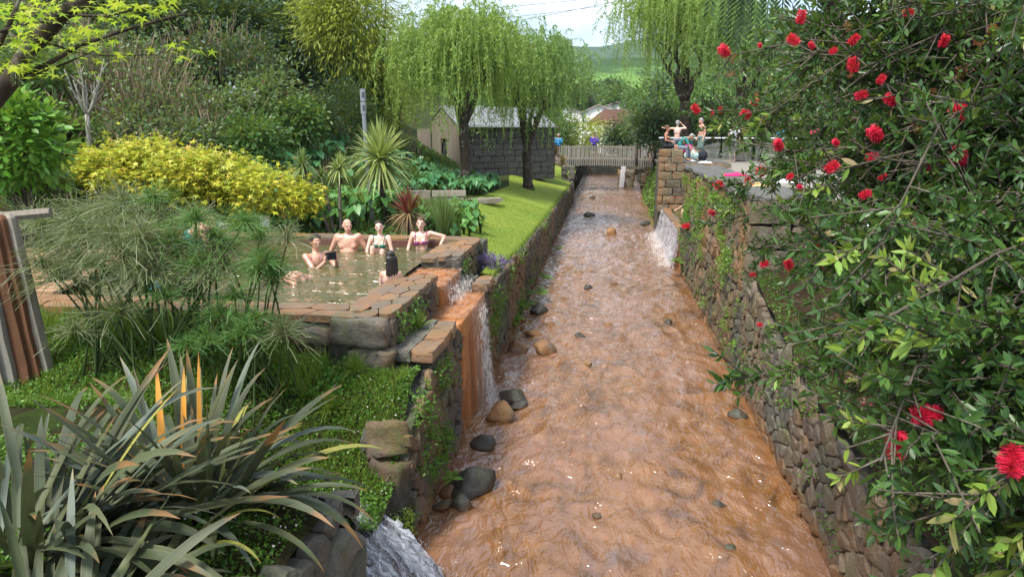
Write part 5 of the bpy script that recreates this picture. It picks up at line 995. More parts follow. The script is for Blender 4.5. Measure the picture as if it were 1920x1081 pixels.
cover('daisies', 'tiny white and pink daisies scattered over the bank', 'flowers', nb(patchy(420, -3.6, -1.98, 3.6, 6.6, 46, 1.8, .0)), lambda x, y: gz(x, y) + .06, .018, .018, 'flower_white', LEAF4, .8)
xy = patchy(30000, -5, -1.9, 11.7, 24, 47, .5, -9); xy = xy[xy[:, 0] > lawn_left(xy[:, 1]) + .03]; cover('lawn_grass', 'short blades of the mown lawn', 'grass', xy, lawn_z, .035, .008, 'grass', up=1.4, hz=.005)
xy = np.stack([-1.93 + rng.normal(0, .05, 5000), rng.uniform(10.8, 36, 5000)], 1); cover('lawn_edge_grass', 'pale longer grass along the edge of the lawn wall', 'grass', xy, lambda x, y: np.interp(y, [10.3, 12, 15.3, 21, 27, 34, 38.5], [1.62, 1.62, 1.5, 1.4, 1.38, 1.3, 1.25]) + .01, .09, .008, 'grass', up=1.1, hz=.02)
cover('garden_cover', 'low green weeds between the garden plants', 'ground cover', (lambda q: q[q[:, 0] < lawn_left(q[:, 1]) - .05])(patchy(16000, -12, -2.6, 12.95, 21, 48, .8, -.4)), gz, .09, .05, 'mid_leaf', hz=.1)
cover('hill_cover', 'rough grass and weeds covering the hillside', 'ground cover', patchy(26000, -26, -6, 15, 33, 49, .6, -.5), gz, .3, .07, 'mid_leaf', hz=.2, up=1.0)
cover('hill_cover', 'dull dry undergrowth on the hillside', 'ground cover', patchy(5000, -24, -8, 15, 31, 50, .5, -.0), gz, .4, .05, 'dry_twig', hz=.3, up=1.5)
xy = np.stack([2.3 + .35 * rng.uniform(size=2600), rng.uniform(3, 11, 2600)], 1); cover('wall_top_weeds', 'moss and weeds on top of the low right wall', 'weeds', xy, lambda x, y: rz(x, y), .035, .022, 'clover', hz=.04)
# plants growing on walls
def wallplants(label, n, pf, mats=('clover',), ln=.045, nl=9):
    root = None
    P = np.array([pf() for _ in range(n * 4)]); P = P[fnoise(P[:, 1] * 1.0 + P[:, 0], P[:, 2] * 1.3, n, 3, 1.6) > .12][:n]; n = len(P); Pl = (P[:, None] + rng.normal(0, ln * .8, (n, nl, 3))).reshape(-1, 3); m = len(Pl); V, F = scatter(LEAF2, Pl, rdir(m) + np.array([0, 0, -.2]), rdir(m), ln * rng.uniform(.6, 1.3, m), ln * .55 * rng.uniform(.7, 1.3, m)); o = ob('wall_plants', mesh_np(V, [F]), M[mats[0]]); tag(o, label, 'wall plants', kind='stuff')
wallplants('small weeds and moss on the left stream wall', 420, lambda: (-1.79 + rng.uniform(-.02, .03), rng.choice([rng.uniform(6.2, 8.4), rng.uniform(10.4, 22), rng.uniform(10.4, 15)]), rng.uniform(.15, 1.55)), ('clover',))
wallplants('yellow green weeds hanging on the terrace wall', 520, lambda: (2.17 + rng.uniform(-.03, .02), 11.2 + 9.4 * rng.beta(1, 1.3), .3 + 2.6 * rng.beta(1.6, 1)), ('fern',), .05)
wallplants('weeds along the foot of the right wall', 120, lambda: (2.17, rng.uniform(6, 20), rng.uniform(.2, 1.5)), ('clover',), .04)
wallplants('weeds on the pool wall sides', 140, lambda: rng.choice([(-2.24, rng.uniform(7.1, 9.1), rng.uniform(1.6, 2.1)), (-2.24, rng.uniform(10.7, 12.7), rng.uniform(1.5, 2.1)), (rng.uniform(-5, -2.4), 6.92, rng.uniform(1.4, 2.0))]), ('clover',), .04)
wallplants('moss by the cascade', 160, lambda: (-1.95 + rng.uniform(-.15, .15), 6.0 + rng.normal(0, .1), rng.uniform(.15, .5)), ('grass',), .03)
n = 900; y = rng.uniform(29, 44, n); x = 2.1 + .9 * rng.uniform(size=n); sl = ob('bank', grid(np.linspace(2.05, 3.1, 8), np.linspace(28.4, 45, 20), lambda x, y: -.1 + (x - 2.05) * 2.6 + .12 * fnoise(x, y, 7, 3, 2)), M['turf']); tag(sl, 'mossy green bank between pier and bridge', 'ground', kind='structure'); V, F = leaves_mesh(np.stack([x, y, -.1 + (x - 2.05) * 2.6 + .08], 1), rdir(n), .3, .06, LEAF2, .6, .5); o = ob('bank_plants', mesh_np(V, [F]), M['fern']); tag(o, 'ferny green plants on the bank by the bridge', 'plants', kind='stuff')
for k, (px, py, ln, lab) in enumerate(((985, 575, .35, 'fern at the left wall foot beside the dark stones'), (1010, 548, .35, 'fern just upstream of the dark stones'), (968, 600, .3, 'fern low on the left wall by the orange block'), (1022, 520, .3, 'fern on the left wall foot farther upstream'), (1047, 468, .3, 'small fern far along the left wall'), (848, 895, .16, 'little fern growing by the biggest boulder'), (1380, 705, .2, 'fern sprig on the right wall foot'))): p = atz(px, py, .3); p[0] = np.clip(p[0], -1.78, 2.12); fern(lab, p, 9, ln, 'fern', .16, None, (10, 60))
fern('fern clump on the right wall near the veil', (2.12, 19.6, .5), 9, .4, 'fern', .16, None, (0, 50)); p = np.array((2.15, 18.9, 1.5)); r = thing('broadleaf_plant', p, 'upright bright green leafy plant growing from the terrace wall', 'plant'); rosette(p, 16, .55, .06, 'bright_leaf', 40, 85, .3, parent=r)
p = np.array((-2.2, 7.9, 1.75)); r = thing('grass_tuft', p, 'bright grass tuft between pool wall and ledge', 'grass tuft'); rosette(p, 60, .3, .006, 'grass', 40, 85, .5, parent=r, name='blades')
for k, (x, y, lab) in enumerate(((-2.75, 6.35, 'soft lime grass tuft on the bank'), (-3.0, 6.75, 'bright weed clump against the pool wall'), (-2.6, 6.75, 'yellow green weed clump below the pool corner'))): p = np.array((x, y, float(gz(x, y)))); r = thing('grass_tuft', p, lab, 'grass tuft'); rosette(p, 200, .3, .004, 'grass', 35, 88, .7, parent=r, name='blades')
# ================================================================== hut
def woodmat(name, a, b, sc=(30, 30, 1.2), rough=.75):
    t = NT(name); o = t.t.nodes.new('ShaderNodeObjectInfo'); n1 = t.noise(1, 6, .65, sc=sc); n2 = t.noise(2.5, 4); c = t.ramp(n1, [(.3, a), (.7, b)]); c = t.mix(t.math('MULTIPLY', o.outputs['Random'], .45), c, tuple(x * .55 for x in a)); c = t.mix(t.math('MULTIPLY', n2, .3), c, tuple(x * .5 for x in b)); M[name] = t.out(t.pbr(c, rough, .3, t.bump(n1, .4, .01)))
woodmat('grey_wood', (.2, .17, .13), (.36, .32, .26)); woodmat('silver_wood', (.2, .185, .16), (.36, .335, .29)); woodmat('brown_wood', (.1, .045, .022), (.2, .09, .045)); woodmat('deck_wood', (.34, .2, .11), (.5, .34, .2), (1.2, 30, 30), .5)
simple('metal_roof', (.2, .21, .215), .45, .5, 2, .12); simple('dark_metal', (.05, .052, .055), .5, .5); simple('grey_metal', (.2, .22, .24), .45, .5, 6, .15); simple('white_wall', (.78, .77, .74), .9, .2, 1, .08); simple('roof_tile', (.16, .085, .06), .85, .2, 3, .5, .4, 12); simple('pale_tile', (.38, .31, .28), .85, .2, 3, .3)
t = NT('window_glass'); M['window_glass'] = t.out(t.pbr((.03, .04, .045), .04, .8))
t = NT('clear_glass'); g = t.t.nodes.new('ShaderNodeBsdfGlossy'); g.inputs['Roughness'].default_value = .03; tr = t.t.nodes.new('ShaderNodeBsdfTransparent'); tr.inputs['Color'].default_value = (.82, .88, .86, 1); ms = t.t.nodes.new('ShaderNodeMixShader'); ms.inputs[0].default_value = .16; t.l(tr.outputs[0], ms.inputs[1]); t.l(g.outputs[0], ms.inputs[2]); M['clear_glass'] = t.out(ms.outputs[0])
FA = np.array([-6.7, 32.0, 0]); ax = np.array([math.cos(R(35)), math.sin(R(35)), 0]); ay = np.array([-math.sin(R(35)), math.cos(R(35)), 0]); rz35 = R(35)
hut = thing('stone_hut', (-6.0, 33.5, 2.0), 'dark stone hut with grey timber gable and metal roof', 'hut')
HL, HD = 5.0, 3.5; zE, zA, z0 = 4.35, 5.25, 1.8; apex = 2.1
def gl(u, v, z): return FA + ax * u + ay * v + np.array([0, 0, z])
b = MB(); V = [gl(.05, .05, z0), gl(HL - .05, .05, z0), gl(HL - .05, HD - .05, z0), gl(.05, HD - .05, z0), gl(.05, .05, zE), gl(HL - .05, .05, zE), gl(HL - .05, HD - .05, zE + .35), gl(.05, HD - .05, zE + .35), gl(.05, apex, zA - .1), gl(HL - .05, apex, zA - .1)]
b.add(V, [(0, 1, 5, 4), (1, 2, 6, 9, 5), (2, 3, 7, 6), (3, 0, 4, 8, 7)]); ob('hut_core', b.mesh(), M['dark_metal'], hut)
for r_ in range(9):
    u = -(.3 if r_ % 2 else 0)
    while u < HL:
        w_ = rng.uniform(.4, .75); a0, a1 = max(u, 0), min(u + w_, HL)
        if a1 - a0 > .08: ob('block', MB().rough((0, 0, 0), (a1 - a0 - .012, .14 + rng.uniform(-.02, .03), .275), .012, 2, rz35).mesh(), M['ashlar_dark'], hut, loc=gl((a0 + a1) / 2, 0, z0 + .15 + .285 * r_))
        u += w_
k = 0; v = 0.0
while v < HD - .05:     # gable cladding boards
    w_ = .115; vm = v + w_ / 2; zt = (zE + (zA - zE) * vm / apex) if vm < apex else (zA - (zA - zE - .35) * (vm - apex) / (HD - apex)); zb = z0
    if 1.55 < vm < 2.25: zb = 3.75
    b = MB().box((0, 0, 0), (.05, w_ - .012, zt - zb), rz=rz35); ob('cladding_board', b.mesh(), M['grey_wood'], hut, loc=gl(-.05, vm, (zt + zb) / 2)); v += w_
d_ = ob('door', MB().box((0, 0, 0), (.04, .68, 1.95), rz=rz35).mesh(), M['dark_metal'], hut, loc=gl(.06, 1.9, 2.78))
ob('door_pane', MB().box((0, 0, 0), (.02, .4, 1.7), rz=rz35).mesh(), M['window_glass'], hut, loc=gl(.03, 1.98, 2.8))
b = MB(); e_ = .12
b.add([gl(-.12, -.12, zE - .02), gl(HL + .1, -.12, zE - .02), gl(HL + .1, apex, zA + .05), gl(-.12, apex, zA + .05), gl(-.12, HD + .1, zE + .36), gl(HL + .1, HD + .1, zE + .36), gl(-.12, -.12, zE - .1), gl(HL + .1, -.12, zE - .1), gl(HL + .1, apex, zA - .04), gl(-.12, apex, zA - .04), gl(-.12, HD + .1, zE + .28), gl(HL + .1, HD + .1, zE + .28)], [(0, 1, 2, 3), (3, 2, 5, 4), (6, 9, 8, 7), (9, 10, 11, 8), (0, 6, 7, 1), (4, 5, 11, 10), (0, 3, 9, 6), (3, 4, 10, 9), (1, 7, 8, 2), (2, 8, 11, 5)])
rf = ob('roof', b.mesh(), M['metal_roof'], hut)
for q in range(9): s_ = MB(); s_.tube([gl(.2 + q * .58, -.1, zE + .01), gl(.2 + q * .58, apex, zA + .08)], .018, 5); ob('roof_seam', s_.mesh(), M['metal_roof'], rf, loc=None).location = (0, 0, 0)
ob('gutter', MB().tube([gl(-.12, -.17, zE - .06), gl(HL + .1, -.17, zE - .06)], .05, 7).mesh(), M['grey_metal'], hut)
tfn = thing('timber_fence', (-9.6, 36.2, 2), 'tall timber board fence left of the hut door', 'fence')
for q in range(16): f_ = gl(-.1, HD + .15 + q * .12, 0); ob('board', MB().box((0, 0, 0), (.04, .108, 2.15), rz=rz35).mesh(), M['grey_wood'], tfn, loc=(f_[0], f_[1], 3.15))
lg_ = thing('edging_wall', (-4.8, 20, 2), 'low weathered timber edging below the taro bed', 'edging')
for q in range(6): ob('sleeper', MB().box((0, 0, 0), (1.0, .2, .16), jit=.015, rz=R(rng.uniform(-4, 4) + 12)).mesh(), M['grey_wood'], lg_, loc=(-6.6 + .95 * (q % 3) + rng.uniform(-.05, .05), 20.0 + .2 * (q % 3), 2.12 + .165 * (q // 3)))
for q in range(3): ob('sleeper', MB().box((0, 0, 0), (1.0, .2, .12), jit=.015, rz=R(20)).mesh(), M['grey_wood'], lg_, loc=(-3.75 + .02 * q, 20.9 + .3 * q, 2.02))
# lamp post
p = aty(697, 395, 15.5); tp = aty(680, 166, 15.5); lp = thing('lamp_post', (p[0], p[1], 2.0), 'grey square lamp post behind the cordyline', 'lamp post'); ob('pole', MB().tube([(p[0], p[1], 2.0), (p[0] - .06, p[1], 3.4), tp - (0, 0, .55)], .048, 8).mesh(), M['grey_metal'], lp)
for q in range(2): ob('lamp_head', MB().box((0, 0, 0), (.1, .1, .26)).mesh(), M['grey_metal'], lp, loc=tp - (0, 0, .14 + .28 * q)); ob('lamp_lens', MB().box((0, 0, 0), (.05, .012, .12)).mesh(), M['dark_metal'], lp, loc=tp - (-.02, .052, .14 + .28 * q))

# ================================================================== bridge
bg_ = thing('footbridge', (-.6, 46, 2.2), 'weathered timber slat footbridge across the stream', 'bridge')
zb_ = lambda x: 2.12 + .13 * (1 - ((x + .6) / 4.2) ** 2)
xs_ = np.linspace(-4.6, 3.4, 12)
ob('deck', MB().tube([(x, 46.75, zb_(x)) for x in xs_], .06, 4).add(np.array([(x, y, zb_(x) + z) for x in xs_ for y, z in ((46.1, -.1), (46.1, .02), (47.4, .02), (47.4, -.1))]), [(4 * i + k, 4 * i + (k + 1) % 4, 4 * i + 4 + (k + 1) % 4, 4 * i + 4 + k) for i in range(11) for k in range(4)]).mesh(), M['dark_metal'], bg_)
for dy in (0, 1.5):
    for zz, rr_ in ((.08, .05), (.82, .035)): ob('rail', MB().tube([(x, 46.05 + dy, zb_(x) + zz) for x in xs_], rr_, 6).mesh(), M['silver_wood'], bg_)
    x = -4.5; i = 0
    while x < 3.35: h = 1.28 + rng.normal(0, .02); ob('slat', MB().box((0, 0, 0), (.085, .03, h)).mesh(), M['silver_wood'], bg_, loc=(x, 45.98 + dy * 1.04, zb_(x) - .32 + h / 2)); x += .142 if dy == 0 else .284; i += 1
ob('beam', MB().tube([(x, 46.3, zb_(x) - .2) for x in xs_], .12, 6).mesh(), M['dark_metal'], bg_)
for q, (x, w_, lab) in enumerate(((-2.6, .5, 'dark stone abutment under the left bridge end'), (2.3, .45, 'dark mossy abutment under the right bridge end'))):
    e = thing('bridge_abutment', (x, 46.6, 0), lab, 'abutment')
    for j in range(7): ob('stone', MB().rough((0, 0, 0), (w_ + rng.uniform(-.05, .05), 1.1, .27)).mesh(), M['rubble_dark'], e, loc=(x + (.4 if q else -.4), 46.6, .1 + .28 * j))
e = thing('upstream_wall', (-.5, 52, 0), 'dark rocky walls along the stream behind the bridge', 'wall')
for q in range(26): x = -3.2 + 6.6 * rng.uniform(); o = ob('stone', MB().box((0, 0, 0), (rng.uniform(.4, .9), .5, rng.uniform(.3, .5)), jit=.07).mesh(), M['rubble_dark'], e, loc=((-2.9 if q % 2 else 2.9) + rng.uniform(-.35, .35), 48.5 + q * .35, .3 + .35 * (q % 4)))
ob('wall_core', MB().box((-3.3, 54, .7), (.5, 13, 2.0)).box((3.2, 54, .7), (.5, 13, 2.0)).box((.2, 62, .6), (6.4, .5, 1.6)).mesh(), M['wallcore'], e)
e = thing('waterfall', (1.1, 49, 0), 'small rusty waterfall pouring from a pipe beyond the bridge', 'waterfall'); ob('stained_rock', MB().rough((1.35, 49.3, .75), (1.1, .5, 1.5), .16, 5).mesh(True), M['rubble_rust'], e); ob('water_sheet', sheet(lambda u, v: (.95 + .35 * u - .1 * v, 49.02 - .25 * v, 1.75 - 1.4 * v), 10, 10, .01), M['veil'], e); ob('water_sheet', sheet(lambda u, v: (1.0 + .28 * u - .1 * v, 48.98 - .25 * v, 1.75 - 1.4 * v), 10, 10, .01), M['veil'], e)

# ================================================================== houses and wires
h = thing('veranda_house', (1.3, 70, 2), 'white veranda with brown tiled roof and pillars', 'house')
def rel(px, py, y): return aty(px, py, y)
a = rel(1098, 213, 66); b_ = rel(1165, 213, 66)
ob('wall', MB().box((rel(1160, 240, 70)[0] + .8, 70, 3.2), (4.6, 3, 2.8)).mesh(), M['white_wall'], h)
for px in (1111, 1126): q = rel(px, 240, 67); ob('pillar', MB().box((0, 0, 0), (.3, .3, 2.3)).mesh(), M['white_wall'], h, loc=(q[0], 67, 3.25))
x0, x1 = rel(1100, 230, 66.6)[0], rel(1200, 230, 66.6)[0]; ob('roof', MB().add([(x0, 66.5, 4.75), (x1, 66.5, 4.75), (x1, 71, 6.1), (x0 + 1.6, 71, 6.1), (x0, 66.5, 4.6), (x1, 66.5, 4.6), (x1, 71, 5.9), (x0 + 1.6, 71, 5.9)], [(0, 1, 2, 3), (4, 7, 6, 5), (0, 4, 5, 1), (0, 3, 7, 4)]).mesh(), M['roof_tile'], h)
rfo = [c for c in h.children if c.name.startswith('roof')][0]
for q in range(26):
    f = q / 25; xa = x0 + .05 + (x1 - x0 - .1) * f; xt = xa + 1.55 * (1 - f); s_ = MB().tube([(xa, 66.45, 4.79), (xt, 70.9, 6.13)], .07, 6); o = ob('tile_row', s_.mesh(True), M['roof_tile'], rfo); o.location = (0, 0, 0)
def house(label, px0, px1, pyb, pye, pya, y, roof):
    x0, x1 = rel(px0, pye, y)[0], rel(px1, pye, y)[0]; ze, za = rel(px0, pye, y)[2], rel(px0, pya, y)[2]; xm = (x0 + x1) / 2; h = thing('white_house', (xm, y, 1.8), label, 'house'); D = 9
    ob('wall', MB().add([(x0, y, 1.5), (x1, y, 1.5), (x1, y, ze), (xm, y, za), (x0, y, ze), (x0, y + D, 1.5), (x1, y + D, 1.5), (x1, y + D, ze), (xm, y + D, za), (x0, y + D, ze)], [(0, 1, 2, 3, 4), (9, 8, 7, 6, 5), (0, 4, 9, 5), (1, 6, 7, 2)]).mesh(), M['white_wall'], h)
    ob('roof', MB().add([(x0 - .3, y - .3, ze - .05), (xm, y - .3, za + .12), (x1 + .3, y - .3, ze - .05), (x0 - .3, y + D, ze - .05), (xm, y + D, za + .12), (x1 + .3, y + D, ze - .05), (x0 - .3, y - .3, ze - .2), (xm, y - .3, za - .03), (x1 + .3, y - .3, ze - .2)], [(0, 1, 4, 3), (1, 2, 5, 4), (0, 6, 7, 1), (1, 7, 8, 2)]).mesh(), M[roof], h)
    for q in (.25, .72): w = ob('window', MB().box((0, 0, 0), (.8, .08, 1.1)).mesh(), M['window_glass'], h, loc=(x0 + (x1 - x0) * q, y - .03, 2.6)); fr = ob('frame', MB().box((0, 0, 0), (.95, .05, 1.25)).mesh(), M['grey_wood'], w); fr.location = (0, .03, 0)
house('white gabled house between the two willows', 1088, 1156, 225, 212, 197, 105, 'pale_tile'); house('white house with pink roof behind the gabled one', 1120, 1210, 215, 203, 190, 128, 'pale_tile'); house('white house glimpsed left through the willow', 1040, 1090, 220, 208, 198, 118, 'roof_tile'); house('far white house behind the right willow', 1205, 1260, 205, 198, 186, 140, 'pale_tile')
for k, ((x1_, y1_), (x2_, y2_)) in enumerate((((700, 42), (1080, 0)), ((720, 20), (950, -6)), ((690, 65), (1130, -10)))):
    a = aty(x1_ - 500, y1_ + (y1_ - y2_) * 1.3, 48); b_ = aty(x2_ + 400, y2_ - (y1_ - y2_) * .9, 48); P = limb(a, b_, -.012, 14, 0); o = ob('power_line', MB().tube(P, .014, 4).mesh(), M['dark_metal']); tag(o, ('middle power line crossing the sky', 'upper short power line crossing the sky', 'lowest power line crossing the sky')[k], 'wire', 'power lines')

# ================================================================== timber posts, deck and things by the pool
fp = thing('timber_post_fence', (-5.6, 6.1, 1.5), 'rough timber post fence at the left edge of the pool', 'fence')
for k, (px, w_, m, pt) in enumerate(((-22, .13, 'grey_wood', 398), (4, .12, 'silver_wood', 400), (30, .15, 'brown_wood', 396), (52, .1, 'brown_wood', 402), (68, .11, 'grey_wood', 400))):
    q = aty(px, 640, 5.75 + .05 * k); g_ = float(gz(q[0], q[1])) - .15; top = aty(px, pt, q[1])[2]; ob('post', MB().rough((0, 0, 0), (w_, .09, top - g_), .012, 5).mesh(), M[m], fp, loc=(q[0], q[1], (top + g_) / 2), rot=(R(1), R(-1.5 - k * .7), 0))
a = atz(-60, 470, 2.62); b_ = atz(75, 430, 2.72); ob('rail', MB().tube([aty(-60, 412, 5.85), aty(95, 398, 6.1)], .05, 6).mesh(), M['grey_wood'], fp)
dk_ = thing('pool_deck', (-8.6, 9, 2), 'wet orange timber deck left of the pool', 'deck')
for q in range(16): ob('deck_board', MB().box((0, 0, 0), (2.6 - .05 * q, .125, .05)).mesh(), M['deck_wood'], dk_, loc=(-8.2, 7.75 + .135 * q, 2.1 + .01 * q))
simple('blue_plastic', (.05, .2, .4), .4); simple('dark_cloth', (.02, .025, .035), .9); simple('pink_cloth', (.75, .03, .14), .9, .2, 9, .3); simple('yellow_cloth', (.72, .5, .2), .9, .2, 9, .15); simple('white_cloth', (.72, .73, .78), .9, .2, 9, .1); simple('mint_cloth', (.5, .68, .6), .8, .3, 9, .2); simple('magenta_cloth', (.55, .02, .22), .7, .3, 14, .5)
def cloth(name, label, c, w_, d_, h_, mat, cat, seed):
    xs = np.linspace(-w_ / 2, w_ / 2, 22); ys = np.linspace(-d_ / 2, d_ / 2, 16)
    def f(x, y): e = (1 - np.abs(2 * x / w_) ** 3) * (1 - np.abs(2 * y / d_) ** 3); return h_ * e * (.55 + .6 * fnoise(x, y, seed, 3, 9) + .15 * np.sin(x * 40)) + .004
    o = ob(name, grid(xs, ys, f), M[mat], loc=c); m = o.modifiers.new('s', 'SOLIDIFY'); m.thickness = .008; tag(o, label, cat); return o
TZ = 3.155
q = atz(1378, 329, TZ); cloth('towel', 'crumpled bright pink towel on the dark coping', (q[0], q[1], TZ), .52, .34, .1, 'pink_cloth', 'towel', 1)
q = atz(1420, 348, TZ); cloth('towel', 'yellow cloth lying on the coping behind blossoms', (q[0], q[1], TZ), .5, .4, .06, 'yellow_cloth', 'towel', 2)
q = atz(1470, 340, TZ); cloth('towel', 'white towel spread on the coping at the right', (q[0], q[1], TZ), .6, .8, .06, 'white_cloth', 'towel', 3)
q = atz(1318, 304, 2.94); cloth('towel', 'small white and grey cloth on the pier top by the standing man', (q[0], q[1] - .6, 2.94), .5, .3, .08, 'white_cloth', 'towel', 4)
q = atz(1293, 300, 2.94); cloth('cloth', 'pale blue cloth under the hand of the bending man', (q[0], 28.9, 2.94), .3, .22, .07, 'white_cloth', 'cloth', 5)
def bag(label, c, r, mat, cat='bag'):
    o = thing('beach_bag', c, label, cat); b = MB(); b.ellip((0, 0, r[2] * .8), r, 12, 8); b.tube([(-r[0] * .5, 0, r[2] * 1.4), (0, 0, r[2] * 2.2), (r[0] * .5, 0, r[2] * 1.4)], .012, 5); me = b.mesh(True)
    for v in me.vertices: v.co *= 1 + .12 * mnoise.noise(v.co * 9)
    part('body', me, M[mat], o); return o
bag('mint green plastic shopping bag on the pier', (aty(1297, 290, 29.6)[0], 29.7, 2.92), (.3, .22, .24), 'mint_cloth'); bag('magenta patterned bag behind the mint bag', (aty(1292, 270, 30.2)[0], 30.3, 3.2), (.26, .2, .2), 'magenta_cloth'); bag('dark bag on the ground beside the mint bag', (aty(1300, 292, 30.2)[0] + .35, 30.0, 2.92), (.2, .2, .25), 'dark_cloth'); bag('dark shoe bag lying on the orange deck', (-7.2, 8.3, 2.16), (.16, .1, .07), 'dark_cloth'); bag('small blue bag by the pool behind the papyrus', (atz(318, 545, 2.14)[0], atz(318, 545, 2.14)[1] - .25, 2.14), (.08, .08, .08), 'blue_plastic')
gf = thing('glass_fence', (5.5, 33, 2.9), 'glass balustrade with white top rail behind the bathers', 'fence')
for q in range(6): ob('glass_panel', MB().box((0, 0, 0), (1.3, .02, .95)).mesh(), M['clear_glass'], gf, loc=(3.0 + 1.36 * q, 33.2 - .35 * q, 3.3)); ob('top_rail', MB().box((0, 0, 0), (1.36, .06, .05), rz=R(-14)).mesh(), M['white_cloth'], gf, loc=(3.0 + 1.36 * q, 33.2 - .35 * q, 3.81))
ws = thing('sign_board', (-6.75, 14.2, 2), 'small pale board on a post behind the golden maple', 'sign'); q = aty(497, 415, 13.2); ob('board', MB().box((0, 0, 0), (.2, .03, .22)).mesh(), M['white_wall'], ws, loc=q); ob('post', MB().box((0, 0, 0), (.04, .04, .8)).mesh(), M['grey_wood'], ws, loc=(q[0], q[1] + .03, q[2] - .3))

# ================================================================== people
t = NT('skin'); c = t.ramp(t.noise(9, 5, .6), [(.35, (.46, .2, .13)), (.5, (.6, .33, .23)), (.65, (.66, .38, .28))]); M['skin'] = t.out(t.pbr(c, t.ramp(t.noise(14, 3), [(.4, (.2, .2, .2)), (.6, (.5, .5, .5))]), .45))
t = NT('skin_tan'); c = t.mix(t.noise(6, 4), (.36, .17, .1), (.5, .26, .17)); M['skin_tan'] = t.out(t.pbr(c, .45, .4))
t = NT('skin_pale'); c = t.ramp(t.noise(9, 5, .6), [(.35, (.6, .31, .22)), (.5, (.7, .44, .34)), (.65, (.76, .52, .42))]); M['skin_pale'] = t.out(t.pbr(c, t.ramp(t.noise(14, 3), [(.4, (.2, .2, .2)), (.6, (.5, .5, .5))]), .45))
simple('hair_dark', (.018, .013, .01), .45, .5, 40, .5, .6, 90); simple('hair_grey', (.3, .29, .28), .6, .4, 40, .3, .6, 90); simple('hair_brown', (.11, .055, .025), .5, .5, 40, .5, .6, 90); simple('eye_dark', (.01, .01, .012), .2, .6); simple('lips', (.42, .12, .1), .5)
simple('teal_cloth', (.03, .2, .18), .85); simple('grey_cloth', (.17, .19, .23), .9, .2, 9, .3); simple('blue_cloth', (.02, .26, .55), .8, .2, 9, .2); simple('violet_cloth', (.08, .05, .4), .8, .2, 9, .2); simple('green_bikini', (.01, .14, .1), .6); simple('black_cloth', (.012, .012, .014), .85)
t = NT('floral'); c = t.ramp(t.noise(38, 3, .6), [(.35, (.06, .03, .1)), (.5, (.2, .03, .16)), (.6, (.5, .1, .16)), (.7, (.1, .09, .3))]); M['floral'] = t.out(t.pbr(c, .7, .3))
t = NT('pattern_shorts'); c = t.ramp(t.noise(16, 3, .6), [(.4, (.07, .13, .12)), (.55, (.2, .28, .24)), (.65, (.1, .16, .17))]); M['pattern_shorts'] = t.out(t.pbr(c, .85, .2))
def remesh(mb_, voxel, smooth=6):
    me = mb_.mesh(); o = bpy.data.objects.new('tmp', me); col.objects.link(o); m = o.modifiers.new('r', 'REMESH'); m.mode = 'VOXEL'; m.voxel_size = voxel; m.use_smooth_shade = True
    s_ = o.modifiers.new('s', 'SMOOTH'); s_.iterations = smooth; s_.factor = .5
    dg = bpy.context.evaluated_depsgraph_get(); dg.update(); out = bpy.data.meshes.new_from_object(o.evaluated_get(dg)); bpy.data.objects.remove(o); out.materials.clear(); out.polygons.foreach_set('use_smooth', [True] * len(out.polygons)); return out
